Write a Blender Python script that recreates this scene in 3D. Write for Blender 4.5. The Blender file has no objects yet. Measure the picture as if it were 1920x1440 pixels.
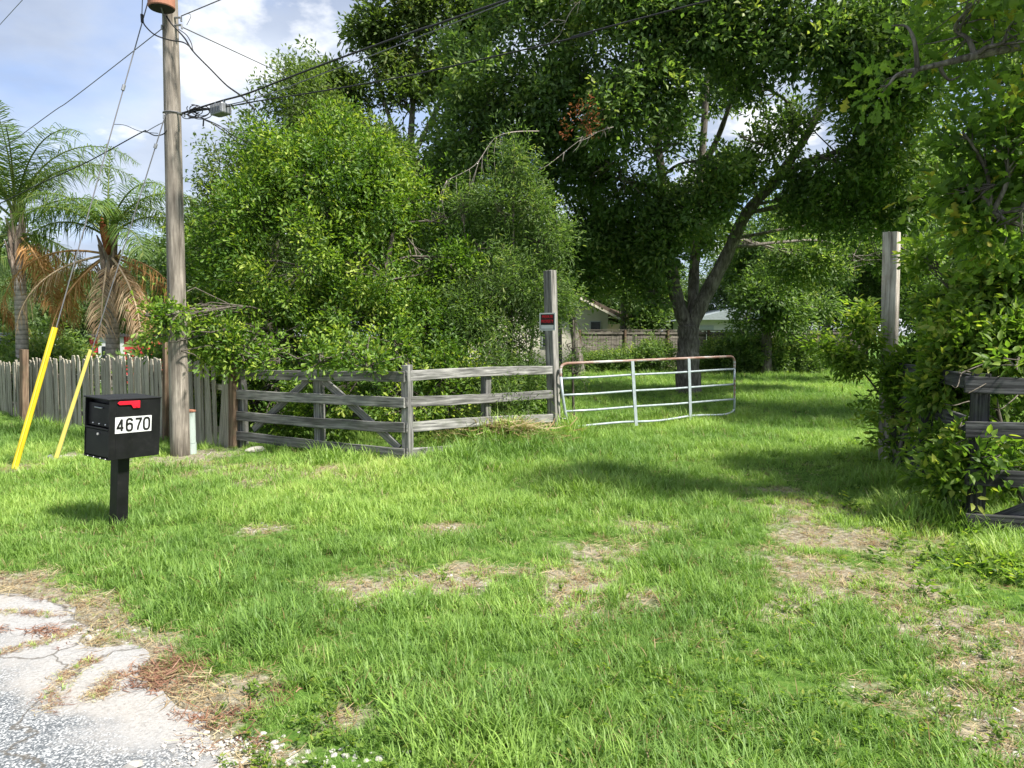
import bpy, math, random
import numpy as np
from mathutils import Vector, Matrix

# ------------------------------------------------------------------ camera, sky, sun, exposure
SC = bpy.context.scene
COL = SC.collection
F = 1380.0                      # focal length in photo pixels (1920 wide)
CAMH = 1.65
PITCH = math.atan(93.0 / F)     # horizon sits 93 px above the middle
cam_d = bpy.data.cameras.new('camera')
cam_d.sensor_width = 36.0
cam_d.lens = 36.0 * F / 1920.0
cam_d.clip_start = 0.05
cam_d.clip_end = 3000.0
cam = bpy.data.objects.new('camera', cam_d)
COL.objects.link(cam)
cam.location = (0, 0, CAMH)
cam.rotation_euler = (math.pi / 2 - PITCH, 0, 0)
SC.camera = cam

SUN_EL = math.radians(53)
SUN_H = Vector((0.85, -0.53, 0)).normalized()      # horizontal direction towards the sun
SUN_DIR = Vector((SUN_H.x * math.cos(SUN_EL), SUN_H.y * math.cos(SUN_EL), math.sin(SUN_EL)))
sun_d = bpy.data.lights.new('sun', 'SUN')
sun_d.energy = 3.0
sun_d.angle = math.radians(5.5)
sun_d.color = (1.0, 0.95, 0.86)
sun = bpy.data.objects.new('sun', sun_d)
COL.objects.link(sun)
sun.rotation_euler = (-SUN_DIR).to_track_quat('-Z', 'Y').to_euler()

SC.view_settings.view_transform = 'Standard'
SC.view_settings.look = 'None'
SC.view_settings.exposure = 1.9
SC.view_settings.gamma = 1.0
SC.view_settings.use_curve_mapping = False
SC.cycles.max_bounces = 8
SC.cycles.diffuse_bounces = 5
SC.cycles.glossy_bounces = 2
SC.cycles.transmission_bounces = 4
SC.cycles.use_denoising = True

world = bpy.data.worlds.new('World')
SC.world = world
world.use_nodes = True


def N(nt, kind, **kw):
    n = nt.nodes.new(kind)
    for k, v in kw.items():
        if k.startswith('i_'):
            n.inputs[k[2:].replace('_', ' ')].default_value = v
        else:
            setattr(n, k, v)
    return n


def build_world():
    nt = world.node_tree
    nt.nodes.clear()
    L = nt.links.new
    out = N(nt, 'ShaderNodeOutputWorld')
    bg = N(nt, 'ShaderNodeBackground')
    bg.inputs['Strength'].default_value = 0.14
    sky = N(nt, 'ShaderNodeTexSky', sky_type='NISHITA', sun_disc=False)
    sky.sun_elevation = SUN_EL
    sky.sun_rotation = math.atan2(SUN_H.x, SUN_H.y)
    sky.air_density = 1.0
    sky.dust_density = 0.6
    sky.ozone_density = 1.5
    tc = N(nt, 'ShaderNodeTexCoord')
    sep = N(nt, 'ShaderNodeSeparateXYZ')
    L(tc.outputs['Generated'], sep.inputs[0])
    # cloud deck: direction projected on a plane overhead
    zc = N(nt, 'ShaderNodeMath', operation='MAXIMUM'); zc.inputs[1].default_value = 0.0
    L(sep.outputs['Z'], zc.inputs[0])
    za = N(nt, 'ShaderNodeMath', operation='ADD'); za.inputs[1].default_value = 0.28
    L(zc.outputs[0], za.inputs[0])
    dx = N(nt, 'ShaderNodeMath', operation='DIVIDE'); L(sep.outputs['X'], dx.inputs[0]); L(za.outputs[0], dx.inputs[1])
    dy = N(nt, 'ShaderNodeMath', operation='DIVIDE'); L(sep.outputs['Y'], dy.inputs[0]); L(za.outputs[0], dy.inputs[1])
    cv = N(nt, 'ShaderNodeCombineXYZ'); L(dx.outputs[0], cv.inputs[0]); L(dy.outputs[0], cv.inputs[1])
    mp = N(nt, 'ShaderNodeMapping'); L(cv.outputs[0], mp.inputs['Vector'])
    mp.inputs['Location'].default_value = (6.53, 4.35, 0)
    n1 = N(nt, 'ShaderNodeTexNoise'); L(mp.outputs[0], n1.inputs['Vector'])
    n1.inputs['Scale'].default_value = 1.5; n1.inputs['Detail'].default_value = 9; n1.inputs['Roughness'].default_value = 0.52
    n1.inputs['Distortion'].default_value = 0.25
    r1 = N(nt, 'ShaderNodeValToRGB'); L(n1.outputs['Fac'], r1.inputs['Fac'])
    r1.color_ramp.elements[0].position = 0.30; r1.color_ramp.elements[0].color = (0.12, 0.12, 0.12, 1)
    r1.color_ramp.elements[1].position = 0.54; r1.color_ramp.elements[1].color = (0.92, 0.92, 0.92, 1)
    # second, billowy layer of bright cumulus
    mp2 = N(nt, 'ShaderNodeMapping'); L(cv.outputs[0], mp2.inputs['Vector'])
    mp2.inputs['Location'].default_value = (8.81, 0.49, 4.0)
    n2 = N(nt, 'ShaderNodeTexNoise'); L(mp2.outputs[0], n2.inputs['Vector'])
    n2.inputs['Scale'].default_value = 2.6; n2.inputs['Detail'].default_value = 10; n2.inputs['Roughness'].default_value = 0.55
    r2 = N(nt, 'ShaderNodeValToRGB'); L(n2.outputs['Fac'], r2.inputs['Fac'])
    r2.color_ramp.elements[0].position = 0.525; r2.color_ramp.elements[0].color = (0, 0, 0, 1)
    r2.color_ramp.elements[1].position = 0.595; r2.color_ramp.elements[1].color = (1, 1, 1, 1)
    # cloud tone: grey-blue bodies, white heads
    n3 = N(nt, 'ShaderNodeTexNoise'); L(mp.outputs[0], n3.inputs['Vector'])
    n3.inputs['Scale'].default_value = 2.6; n3.inputs['Detail'].default_value = 7
    r3 = N(nt, 'ShaderNodeValToRGB'); L(n3.outputs['Fac'], r3.inputs['Fac'])
    r3.color_ramp.elements[0].position = 0.35; r3.color_ramp.elements[0].color = (0.98, 1.14, 1.46, 1)
    r3.color_ramp.elements[1].position = 0.65; r3.color_ramp.elements[1].color = (1.58, 1.73, 1.96, 1)
    hs = N(nt, 'ShaderNodeMixRGB', blend_type='MULTIPLY'); hs.inputs['Fac'].default_value = 1.0
    L(sky.outputs[0], hs.inputs['Color1']); hs.inputs['Color2'].default_value = (0.41, 0.43, 0.50, 1)
    m1 = N(nt, 'ShaderNodeMixRGB'); L(r1.outputs[0], m1.inputs['Fac']); L(hs.outputs[0], m1.inputs['Color1']); L(r3.outputs[0], m1.inputs['Color2'])
    m2 = N(nt, 'ShaderNodeMixRGB'); L(r2.outputs[0], m2.inputs['Fac']); L(m1.outputs[0], m2.inputs['Color1'])
    m2.inputs['Color2'].default_value = (2.3, 2.36, 2.45, 1)
    L(m2.outputs[0], bg.inputs['Color'])
    L(bg.outputs[0], out.inputs['Surface'])


build_world()

# ------------------------------------------------------------------ pixels to places
CT, ST = math.cos(PITCH), math.sin(PITCH)


def ray(px, py):
    a, b = (px - 960.0) / F, (720.0 - py) / F
    return Vector((a, CT + b * ST, -ST + b * CT))


def P(px, py, Y):
    d = ray(px, py)
    s = Y / d.y
    return Vector((d.x * s, Y, CAMH + d.z * s))


def G0(px, py):
    d = ray(px, py)
    s = CAMH / -d.z
    return Vector((d.x * s, d.y * s, 0))


# ------------------------------------------------------------------ noise
def _hash(ix, iy, iz, seed):
    h = (ix * 374761393 + iy * 668265263 + iz * 2147483647 + seed * 144665) & 0x7fffffff
    h = ((h ^ (h >> 13)) * 1274126177) & 0x7fffffff
    h = h ^ (h >> 16)
    return (h & 0xffff) / 65535.0


def vnoise(p, seed=0):
    p = np.asarray(p, dtype=np.float64)
    if p.shape[1] == 2:
        p = np.column_stack([p, np.zeros(len(p))])
    i = np.floor(p).astype(np.int64)
    f = p - i
    f = f * f * (3 - 2 * f)
    r = 0
    for a in (0, 1):
        wx = f[:, 0] if a else 1 - f[:, 0]
        for b in (0, 1):
            wy = f[:, 1] if b else 1 - f[:, 1]
            for c in (0, 1):
                wz = f[:, 2] if c else 1 - f[:, 2]
                r = r + wx * wy * wz * _hash(i[:, 0] + a, i[:, 1] + b, i[:, 2] + c, seed)
    return r


def fbm(p, seed=0, oct=3):
    r, a, t = 0, 0.5, 0
    p = np.asarray(p, dtype=np.float64)
    for k in range(oct):
        r = r + a * vnoise(p * (2 ** k), seed + k * 17)
        t += a
        a *= 0.5
    return r / t


MOUND = G0(965, 842)


def gz_arr(x, y):
    x = np.asarray(x, dtype=float); y = np.asarray(y, dtype=float)
    p = np.column_stack([x.ravel(), y.ravel()])
    z = (fbm(p * 0.45, 5, 2) - 0.5) * 0.07 + (vnoise(p * 1.7, 9) - 0.5) * 0.025
    z = z + 0.13 * np.exp(-(((p[:, 0] - MOUND.x) / 1.0) ** 2 + ((p[:, 1] - MOUND.y - 0.1) / 0.7) ** 2))
    # flatten under the road and far away
    r = np.hypot(p[:, 0], p[:, 1])
    z = z * np.clip((60 - r) / 30, 0, 1) * np.clip((r - 2.0) / 3.0, 0.15, 1)
    return z.reshape(x.shape)


def gz(x, y):
    return float(gz_arr(np.array([x]), np.array([y]))[0])


def G(px, py):
    v = G0(px, py)
    v.z = gz(v.x, v.y)
    return v


# ------------------------------------------------------------------ objects
def setp(o, label=None, cat=None, group=None, kind=None):
    if label: o['label'] = label
    if cat: o['category'] = cat
    if group: o['group'] = group
    if kind: o['kind'] = kind
    return o


def thing(name, label, cat, loc=(0, 0, 0), group=None, rot=None):
    o = bpy.data.objects.new(name, None)
    COL.objects.link(o)
    o.empty_display_size = 0.2
    M = Matrix.Translation(Vector(loc))
    if rot is not None:
        M = M @ rot.to_4x4()
    o.matrix_basis = M
    o['M'] = 0
    del o['M']
    setp(o, label, cat, group)
    ROOTM[o.name] = M
    return o


ROOTM = {}


def link(name, me, mat, parent=None, M=None, local=False):
    """Link a mesh; M is its world matrix (or matrix in the parent's frame when local)."""
    o = bpy.data.objects.new(name, me)
    COL.objects.link(o)
    if mat is not None and len(me.materials) == 0:
        me.materials.append(mat)
    M = M if M is not None else Matrix.Identity(4)
    if parent is not None:
        o.parent = parent
        if not local:
            M = world_of(parent).inverted() @ M
    o.matrix_basis = M
    return o


def world_of(o):
    M = o.matrix_basis.copy()
    while o.parent is not None:
        o = o.parent
        M = o.matrix_basis @ M
    return M


def mesh_np(name, verts, faces_flat, sizes, smooth=False):
    me = bpy.data.meshes.new(name)
    verts = np.asarray(verts, dtype=np.float32)
    ff = np.asarray(faces_flat, dtype=np.int32)
    sizes = np.asarray(sizes, dtype=np.int32)
    me.vertices.add(len(verts))
    me.vertices.foreach_set('co', verts.ravel())
    if len(sizes) == 0:
        me.update()
        return me
    me.loops.add(len(ff))
    me.loops.foreach_set('vertex_index', ff)
    me.polygons.add(len(sizes))
    st = np.concatenate([[0], np.cumsum(sizes)[:-1]]).astype(np.int32)
    me.polygons.foreach_set('loop_start', st)
    if smooth:
        me.polygons.foreach_set('use_smooth', np.ones(len(sizes), dtype=bool))
    me.update(calc_edges=True)
    return me


class MB:
    def __init__(self):
        self.v = []; self.f = []

    def box(self, lo, hi):
        b = len(self.v)
        (x0, y0, z0), (x1, y1, z1) = lo, hi
        self.v += [(x0, y0, z0), (x1, y0, z0), (x1, y1, z0), (x0, y1, z0), (x0, y0, z1), (x1, y0, z1), (x1, y1, z1), (x0, y1, z1)]
        self.f += [tuple(b + i for i in q) for q in ((0, 3, 2, 1), (4, 5, 6, 7), (0, 1, 5, 4), (1, 2, 6, 5), (2, 3, 7, 6), (3, 0, 4, 7))]
        return self

    def tube(self, pts, rad, n=8, cap=True):
        pts = [Vector(p) for p in pts]
        if not hasattr(rad, '__len__'):
            rad = [rad] * len(pts)
        b = len(self.v)
        prev = None
        for i, p in enumerate(pts):
            t = (pts[min(i + 1, len(pts) - 1)] - pts[max(i - 1, 0)])
            t = t.normalized() if t.length > 1e-9 else Vector((0, 0, 1))
            if prev is None:
                ref = Vector((0, 0, 1)) if abs(t.z) < 0.9 else Vector((1, 0, 0))
                u = t.cross(ref).normalized()
            else:
                u = (prev - t * prev.dot(t))
                u = u.normalized() if u.length > 1e-6 else t.orthogonal().normalized()
            prev = u
            w = t.cross(u)
            for k in range(n):
                a = 2 * math.pi * k / n
                self.v.append(tuple(p + (u * math.cos(a) + w * math.sin(a)) * rad[i]))
        for i in range(len(pts) - 1):
            for k in range(n):
                k2 = (k + 1) % n
                self.f.append((b + i * n + k, b + i * n + k2, b + (i + 1) * n + k2, b + (i + 1) * n + k))
        if cap:
            self.f.append(tuple(b + k for k in range(n))[::-1])
            self.f.append(tuple(b + (len(pts) - 1) * n + k for k in range(n)))
        return self

    def poly_prism(self, pts2, y0, y1):
        """outline in local x,z extruded along y"""
        b = len(self.v); n = len(pts2)
        self.v += [(p[0], y0, p[1]) for p in pts2] + [(p[0], y1, p[1]) for p in pts2]
        self.f.append(tuple(b + i for i in range(n)))
        self.f.append(tuple(b + n + i for i in range(n))[::-1])
        for i in range(n):
            j = (i + 1) % n
            self.f.append((b + j, b + i, b + n + i, b + n + j))
        return self

    def mesh(self, name, smooth=False):
        me = bpy.data.meshes.new(name)
        me.from_pydata(self.v, [], self.f)
        if smooth:
            me.polygons.foreach_set('use_smooth', np.ones(len(me.polygons), dtype=bool))
        me.update()
        return me

    def build(self, name, mat, parent=None, M=None, local=False, smooth=False, bevel=0):
        o = link(name, self.mesh(name, smooth), mat, parent, M, local)
        if bevel:
            m = o.modifiers.new('bevel', 'BEVEL'); m.width = bevel; m.segments = 2; m.limit_method = 'ANGLE'
        return o


def catmull(pts, k=6):
    pts = [Vector(p) for p in pts]
    if len(pts) < 3:
        return pts
    out = []
    for i in range(len(pts) - 1):
        p0 = pts[max(i - 1, 0)]; p1 = pts[i]; p2 = pts[i + 1]; p3 = pts[min(i + 2, len(pts) - 1)]
        for j in range(k):
            t = j / k
            out.append(0.5 * ((2 * p1) + (p2 - p0) * t + (2 * p0 - 5 * p1 + 4 * p2 - p3) * t * t + (3 * p1 - p0 - 3 * p2 + p3) * t ** 3))
    out.append(pts[-1])
    return out


# ------------------------------------------------------------------ materials
MATS = {}


def newmat(name):
    m = bpy.data.materials.new(name)
    m.use_nodes = True
    m.node_tree.nodes.clear()
    MATS[name] = m
    return m, m.node_tree, m.node_tree.links.new


def ramp(nt, fac, stops):
    r = N(nt, 'ShaderNodeValToRGB')
    els = r.color_ramp.elements
    while len(els) < len(stops):
        els.new(0.5)
    for e, (p, c) in zip(els, stops):
        e.position = p
        e.color = (c[0], c[1], c[2], 1) if hasattr(c, '__len__') else (c, c, c, 1)
    if fac is not None:
        nt.links.new(fac, r.inputs['Fac'])
    return r


def noise(nt, vec, scale, detail=4, rough=0.55, dist=0.0):
    n = N(nt, 'ShaderNodeTexNoise')
    n.inputs['Scale'].default_value = scale
    n.inputs['Detail'].default_value = detail
    n.inputs['Roughness'].default_value = rough
    n.inputs['Distortion'].default_value = dist
    if vec is not None:
        nt.links.new(vec, n.inputs['Vector'])
    return n


def mapping(nt, out, scale=(1, 1, 1), loc=(0, 0, 0)):
    m = N(nt, 'ShaderNodeMapping')
    m.inputs['Scale'].default_value = scale
    m.inputs['Location'].default_value = loc
    nt.links.new(out, m.inputs['Vector'])
    return m.outputs[0]


def mixc(nt, fac, a, b, mode='MIX'):
    m = N(nt, 'ShaderNodeMixRGB', blend_type=mode)
    for k, v in (('Fac', fac), ('Color1', a), ('Color2', b)):
        if hasattr(v, 'is_linked') or hasattr(v, 'links'):
            nt.links.new(v, m.inputs[k])
        elif hasattr(v, '__len__'):
            m.inputs[k].default_value = (v[0], v[1], v[2], 1)
        else:
            m.inputs[k].default_value = v
    return m.outputs[0]


def finish(m, nt, L, color, rough=0.8, spec=0.3, bump=None, bump_s=0.3, bump_d=0.01, metal=0.0):
    out = N(nt, 'ShaderNodeOutputMaterial')
    b = N(nt, 'ShaderNodeBsdfPrincipled')
    for k, v in (('Base Color', color), ('Roughness', rough), ('Metallic', metal)):
        if hasattr(v, 'links'):
            L(v, b.inputs[k])
        elif hasattr(v, '__len__'):
            b.inputs[k].default_value = (v[0], v[1], v[2], 1)
        else:
            b.inputs[k].default_value = v
    b.inputs['Specular IOR Level'].default_value = spec
    if bump is not None:
        bn = N(nt, 'ShaderNodeBump')
        bn.inputs['Strength'].default_value = bump_s
        bn.inputs['Distance'].default_value = bump_d
        L(bump, bn.inputs['Height'])
        L(bn.outputs[0], b.inputs['Normal'])
    L(b.outputs[0], out.inputs['Surface'])
    return m


def wood(name, dark, mid, light, grain=1.0, stain=(0.10, 0.12, 0.07), stain_amt=0.35):
    """weathered timber, grain along the local X axis"""
    m, nt, L = newmat(name)
    tc = N(nt, 'ShaderNodeTexCoord')
    oi = N(nt, 'ShaderNodeObjectInfo')
    off = N(nt, 'ShaderNodeVectorMath', operation='MULTIPLY_ADD')
    L(oi.outputs['Random'], off.inputs[0]); off.inputs[1].default_value = (37, 19, 11); L(tc.outputs['Object'], off.inputs[2])
    v = mapping(nt, off.outputs[0], (2.2 * grain, 42 * grain, 42 * grain))
    n1 = noise(nt, v, 1.0, 6, 0.6, 0.3)
    n2 = noise(nt, mapping(nt, off.outputs[0], (1.4, 5, 5)), 1.5, 4)
    n3 = noise(nt, off.outputs[0], 6.0, 5, 0.65)
    base = ramp(nt, n1.outputs['Fac'], [(0.30, dark), (0.5, mid), (0.70, light)]).outputs[0]
    big = ramp(nt, n2.outputs['Fac'], [(0.35, 0.62), (0.65, 1.12)]).outputs[0]
    c = mixc(nt, 1.0, base, big, 'MULTIPLY')
    st = ramp(nt, n3.outputs['Fac'], [(0.5, 0.0), (0.72, stain_amt)]).outputs[0]
    c = mixc(nt, st, c, stain)
    rr = N(nt, 'ShaderNodeMapRange'); L(oi.outputs['Random'], rr.inputs[0]); rr.inputs[3].default_value = 0.72; rr.inputs[4].default_value = 1.18
    c = mixc(nt, 1.0, c, rr.outputs[0], 'MULTIPLY')
    return finish(m, nt, L, c, 0.9, 0.15, n1.outputs['Fac'], 0.6, 0.008)


wood('weathered_board', (0.06, 0.06, 0.057), (0.185, 0.183, 0.175), (0.36, 0.355, 0.34))
wood('dark_shaded_board', (0.014, 0.014, 0.015), (0.05, 0.05, 0.052), (0.14, 0.14, 0.145))  # dark timber, its colour lowered further in place of the oak's shade
wood('gate_post_wood', (0.09, 0.085, 0.078), (0.27, 0.26, 0.24), (0.46, 0.44, 0.41), 0.8, stain_amt=0.2)
wood('post_pale', (0.13, 0.11, 0.095), (0.42, 0.38, 0.33), (0.62, 0.57, 0.50), 0.8, stain=(0.20, 0.10, 0.05), stain_amt=0.3)
wood('paling', (0.13, 0.115, 0.09), (0.38, 0.345, 0.28), (0.62, 0.58, 0.50), 0.9)
wood('brown_post', (0.06, 0.04, 0.028), (0.16, 0.11, 0.075), (0.27, 0.20, 0.14), 0.8)
wood('pole_wood', (0.10, 0.085, 0.07), (0.215, 0.19, 0.16), (0.35, 0.315, 0.27), 1.0, stain=(0.12, 0.105, 0.09), stain_amt=0.3)
wood('shaded_back_board', (0.05, 0.044, 0.036), (0.13, 0.118, 0.10), (0.23, 0.21, 0.18), 0.6)  # wood toned down so its colour carries the shade of the trees


def paint(name, col, rough=0.45, spec=0.4, var=0.15, scale=9.0, dirt=(0.12, 0.10, 0.08), dirt_amt=0.25, metal=0.0):
    m, nt, L = newmat(name)
    tc = N(nt, 'ShaderNodeTexCoord')
    n1 = noise(nt, tc.outputs['Object'], scale, 5, 0.6)
    n2 = noise(nt, tc.outputs['Object'], scale * 4, 6, 0.65)
    vr = ramp(nt, n1.outputs['Fac'], [(0.3, 1 - var), (0.7, 1 + var)]).outputs[0]
    c = mixc(nt, 1.0, col, vr, 'MULTIPLY')
    d = ramp(nt, n2.outputs['Fac'], [(0.55, 0.0), (0.75, dirt_amt)]).outputs[0]
    c = mixc(nt, d, c, dirt)
    rg = ramp(nt, n1.outputs['Fac'], [(0.3, max(rough - 0.1, 0.02)), (0.7, min(rough + 0.12, 1))]).outputs[0]
    return finish(m, nt, L, c, rg, spec, n2.outputs['Fac'], 0.06, 0.003, metal)


paint('black_paint', (0.007, 0.007, 0.008), 0.5, 0.3, 0.2, 6, (0.06, 0.055, 0.045), 0.12)
paint('black_dark', (0.004, 0.004, 0.004), 0.5, 0.3, 0.1)
paint('red_flag', (0.62, 0.012, 0.03), 0.4, 0.4, 0.06, 9, (0.2, 0.02, 0.02), 0.1)
paint('white_sticker', (0.62, 0.63, 0.62), 0.5, 0.3, 0.03, 9, (0.5, 0.48, 0.42), 0.12)
paint('ink_black', (0.012, 0.012, 0.012), 0.5, 0.3, 0.05)
paint('ink_red', (0.60, 0.01, 0.025), 0.5, 0.3, 0.05, 9, (0.3, 0.02, 0.02), 0.1)
paint('rivet_metal', (0.65, 0.65, 0.64), 0.3, 0.5, 0.1, 9, metal=0.8)
paint('yellow_guard', (0.58, 0.43, 0.015), 0.5, 0.35, 0.14, 5, (0.30, 0.22, 0.05), 0.45)
paint('faded_yellow', (0.70, 0.58, 0.13), 0.5, 0.35, 0.1, 5, (0.40, 0.32, 0.12), 0.25)
paint('galvanized', (0.36, 0.41, 0.43), 0.42, 0.5, 0.14, 12, (0.30, 0.27, 0.24), 0.3, 0.35)
paint('pedestal_green', (0.36, 0.43, 0.40), 0.5, 0.35, 0.12, 7, (0.20, 0.15, 0.10), 0.3)
paint('tank_rust', (0.31, 0.145, 0.095), 0.75, 0.2, 0.25, 5, (0.20, 0.07, 0.035), 0.5)
paint('tank_dark', (0.035, 0.032, 0.03), 0.7, 0.2, 0.2)
paint('cable_black', (0.02, 0.02, 0.021), 0.55, 0.3, 0.1)
paint('cable_grey', (0.13, 0.13, 0.135), 0.5, 0.4, 0.1)
paint('steel', (0.32, 0.33, 0.34), 0.45, 0.5, 0.15, 9, metal=0.6)
paint('aluminium_box', (0.22, 0.23, 0.24), 0.45, 0.45, 0.15, 9, (0.10, 0.10, 0.10), 0.3, 0.4)
paint('shed_red', (0.55, 0.035, 0.055), 0.6, 0.3, 0.12, 2, (0.3, 0.05, 0.05), 0.3)
paint('shed_white', (0.55, 0.56, 0.56), 0.6, 0.3, 0.08, 2, (0.42, 0.40, 0.36), 0.35)
paint('shed_roof', (0.05, 0.05, 0.055), 0.8, 0.2, 0.2, 2)
paint('cream_stucco', (0.70, 0.66, 0.55), 0.85, 0.2, 0.08, 2, (0.45, 0.40, 0.32), 0.25)
paint('roof_shingle', (0.16, 0.125, 0.10), 0.9, 0.15, 0.3, 3, (0.09, 0.08, 0.06), 0.5)
paint('window_dark', (0.02, 0.025, 0.03), 0.15, 0.5, 0.1)


def rust_tube():
    m, nt, L = newmat('gate_top_rust')
    tc = N(nt, 'ShaderNodeTexCoord')
    n1 = noise(nt, mapping(nt, tc.outputs['Object'], (1.1, 1.1, 9)), 2.0, 6, 0.65)
    n2 = noise(nt, tc.outputs['Object'], 30, 4)
    c = ramp(nt, n1.outputs['Fac'], [(0.42, (0.19, 0.105, 0.078)), (0.52, (0.30, 0.225, 0.195)), (0.60, (0.40, 0.40, 0.40))]).outputs[0]
    return finish(m, nt, L, c, 0.7, 0.3, n2.outputs['Fac'], 0.15, 0.003)


rust_tube()


def leafmat(name, stops, trans=0.4, rough=0.5, spec=0.35, hue=0.0):
    """stops: tint 0..1 -> colour; tint is a per-leaf attribute"""
    m, nt, L = newmat(name)
    at = N(nt, 'ShaderNodeAttribute', attribute_name='tint')
    c = ramp(nt, at.outputs['Fac'], stops).outputs[0]
    out = N(nt, 'ShaderNodeOutputMaterial')
    b = N(nt, 'ShaderNodeBsdfPrincipled')
    b.inputs['Roughness'].default_value = rough
    b.inputs['Specular IOR Level'].default_value = spec
    L(c, b.inputs['Base Color'])
    t = N(nt, 'ShaderNodeBsdfTranslucent')
    tcol = mixc(nt, 1.0, c, (1.25, 1.35, 0.55), 'MULTIPLY')
    L(tcol, t.inputs['Color'])
    mx = N(nt, 'ShaderNodeMixShader'); mx.inputs[0].default_value = trans
    L(b.outputs[0], mx.inputs[1]); L(t.outputs[0], mx.inputs[2])
    L(mx.outputs[0], out.inputs['Surface'])
    return m


leafmat('leaf_bright', [(0.0, (0.040, 0.090, 0.014)), (0.45, (0.095, 0.185, 0.022)), (0.8, (0.20, 0.30, 0.034)), (1.0, (0.32, 0.39, 0.06))])
leafmat('leaf_oak', [(0.0, (0.062, 0.115, 0.036)), (0.5, (0.125, 0.205, 0.06)), (0.85, (0.21, 0.295, 0.085)), (1.0, (0.31, 0.36, 0.11))], 0.5)
leafmat('leaf_olive', [(0.0, (0.055, 0.095, 0.026)), (0.5, (0.105, 0.16, 0.04)), (0.9, (0.165, 0.22, 0.06)), (1.0, (0.23, 0.24, 0.08))], 0.5)
leafmat('leaf_willow', [(0.0, (0.06, 0.11, 0.032)), (0.5, (0.11, 0.185, 0.05)), (0.9, (0.18, 0.265, 0.075)), (1.0, (0.26, 0.31, 0.10))], 0.5)
leafmat('leaf_near_oak', [(0.0, (0.08, 0.15, 0.034)), (0.5, (0.155, 0.255, 0.05)), (0.9, (0.23, 0.33, 0.065)), (1.0, (0.36, 0.33, 0.06))], 0.68)
leafmat('leaf_vine', [(0.0, (0.06, 0.125, 0.024)), (0.5, (0.135, 0.23, 0.036)), (0.9, (0.23, 0.33, 0.055)), (1.0, (0.34, 0.38, 0.08))], 0.6)
leafmat('leaf_far', [(0.0, (0.05, 0.095, 0.034)), (0.5, (0.095, 0.16, 0.052)), (1.0, (0.16, 0.225, 0.075))])
leafmat('palm_green', [(0.0, (0.045, 0.090, 0.020)), (0.6, (0.095, 0.16, 0.036)), (1.0, (0.18, 0.22, 0.06))], 0.4, 0.55, 0.2)
leafmat('palm_lime', [(0.0, (0.055, 0.11, 0.022)), (0.6, (0.11, 0.19, 0.035)), (1.0, (0.20, 0.25, 0.06))], 0.35, 0.45, 0.4)
leafmat('palm_dead', [(0.0, (0.15, 0.075, 0.028)), (0.6, (0.33, 0.18, 0.07)), (1.0, (0.46, 0.29, 0.14))], 0.3, 0.8, 0.1)
leafmat('palm_tan', [(0.0, (0.20, 0.13, 0.08)), (0.6, (0.33, 0.24, 0.15)), (1.0, (0.48, 0.38, 0.27))], 0.25, 0.8, 0.1)
leafmat('leaf_rust', [(0.0, (0.16, 0.05, 0.025)), (0.6, (0.30, 0.11, 0.06)), (1.0, (0.42, 0.20, 0.10))], 0.3, 0.8, 0.1)


def bark(name, a, b, c):
    m, nt, L = newmat(name)
    tc = N(nt, 'ShaderNodeTexCoord')
    v = mapping(nt, tc.outputs['Object'], (7, 7, 1.6))
    n1 = noise(nt, v, 2.2, 8, 0.68, 0.6)
    n2 = noise(nt, tc.outputs['Object'], 1.3, 4)
    col = ramp(nt, n1.outputs['Fac'], [(0.32, a), (0.52, b), (0.70, c)]).outputs[0]
    li = ramp(nt, n2.outputs['Fac'], [(0.4, 0.7), (0.65, 1.15)]).outputs[0]
    col = mixc(nt, 1.0, col, li, 'MULTIPLY')
    return finish(m, nt, L, col, 0.95, 0.1, n1.outputs['Fac'], 0.9, 0.03)


bark('bark_oak', (0.05, 0.042, 0.034), (0.155, 0.14, 0.12), (0.31, 0.285, 0.25))
bark('bark_thin', (0.05, 0.042, 0.033), (0.13, 0.115, 0.095), (0.23, 0.21, 0.18))
bark('twig_dead', (0.20, 0.17, 0.15), (0.34, 0.30, 0.27), (0.48, 0.44, 0.40))


def palm_bark():
    m, nt, L = newmat('palm_bark')
    tc = N(nt, 'ShaderNodeTexCoord')
    n0 = noise(nt, tc.outputs['Object'], 2.0, 3)
    sp = N(nt, 'ShaderNodeSeparateXYZ'); L(tc.outputs['Object'], sp.inputs[0])
    ad = N(nt, 'ShaderNodeMath', operation='MULTIPLY_ADD'); L(n0.outputs['Fac'], ad.inputs[0]); ad.inputs[1].default_value = 0.10; L(sp.outputs['Z'], ad.inputs[2])
    ml = N(nt, 'ShaderNodeMath', operation='MULTIPLY'); L(ad.outputs[0], ml.inputs[0]); ml.inputs[1].default_value = 58
    sn = N(nt, 'ShaderNodeMath', operation='SINE'); L(ml.outputs[0], sn.inputs[0])
    mr = N(nt, 'ShaderNodeMapRange'); L(sn.outputs[0], mr.inputs[0]); mr.inputs[1].default_value = -1
    n1 = noise(nt, tc.outputs['Object'], 9, 6, 0.65)
    ring = ramp(nt, mr.outputs[0], [(0.05, (0.22, 0.20, 0.175)), (0.35, (0.33, 0.30, 0.265))]).outputs[0]
    sp2 = ramp(nt, n1.outputs['Fac'], [(0.3, 0.6), (0.7, 1.25)]).outputs[0]
    c = mixc(nt, 1.0, ring, sp2, 'MULTIPLY')
    return finish(m, nt, L, c, 0.9, 0.15, mr.outputs[0], 0.4, 0.01)


palm_bark()
bark('palm_boot', (0.12, 0.085, 0.06), (0.30, 0.235, 0.19), (0.48, 0.40, 0.34))
bark('palm_spathe', (0.10, 0.03, 0.012), (0.22, 0.075, 0.03), (0.32, 0.13, 0.06))


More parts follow.
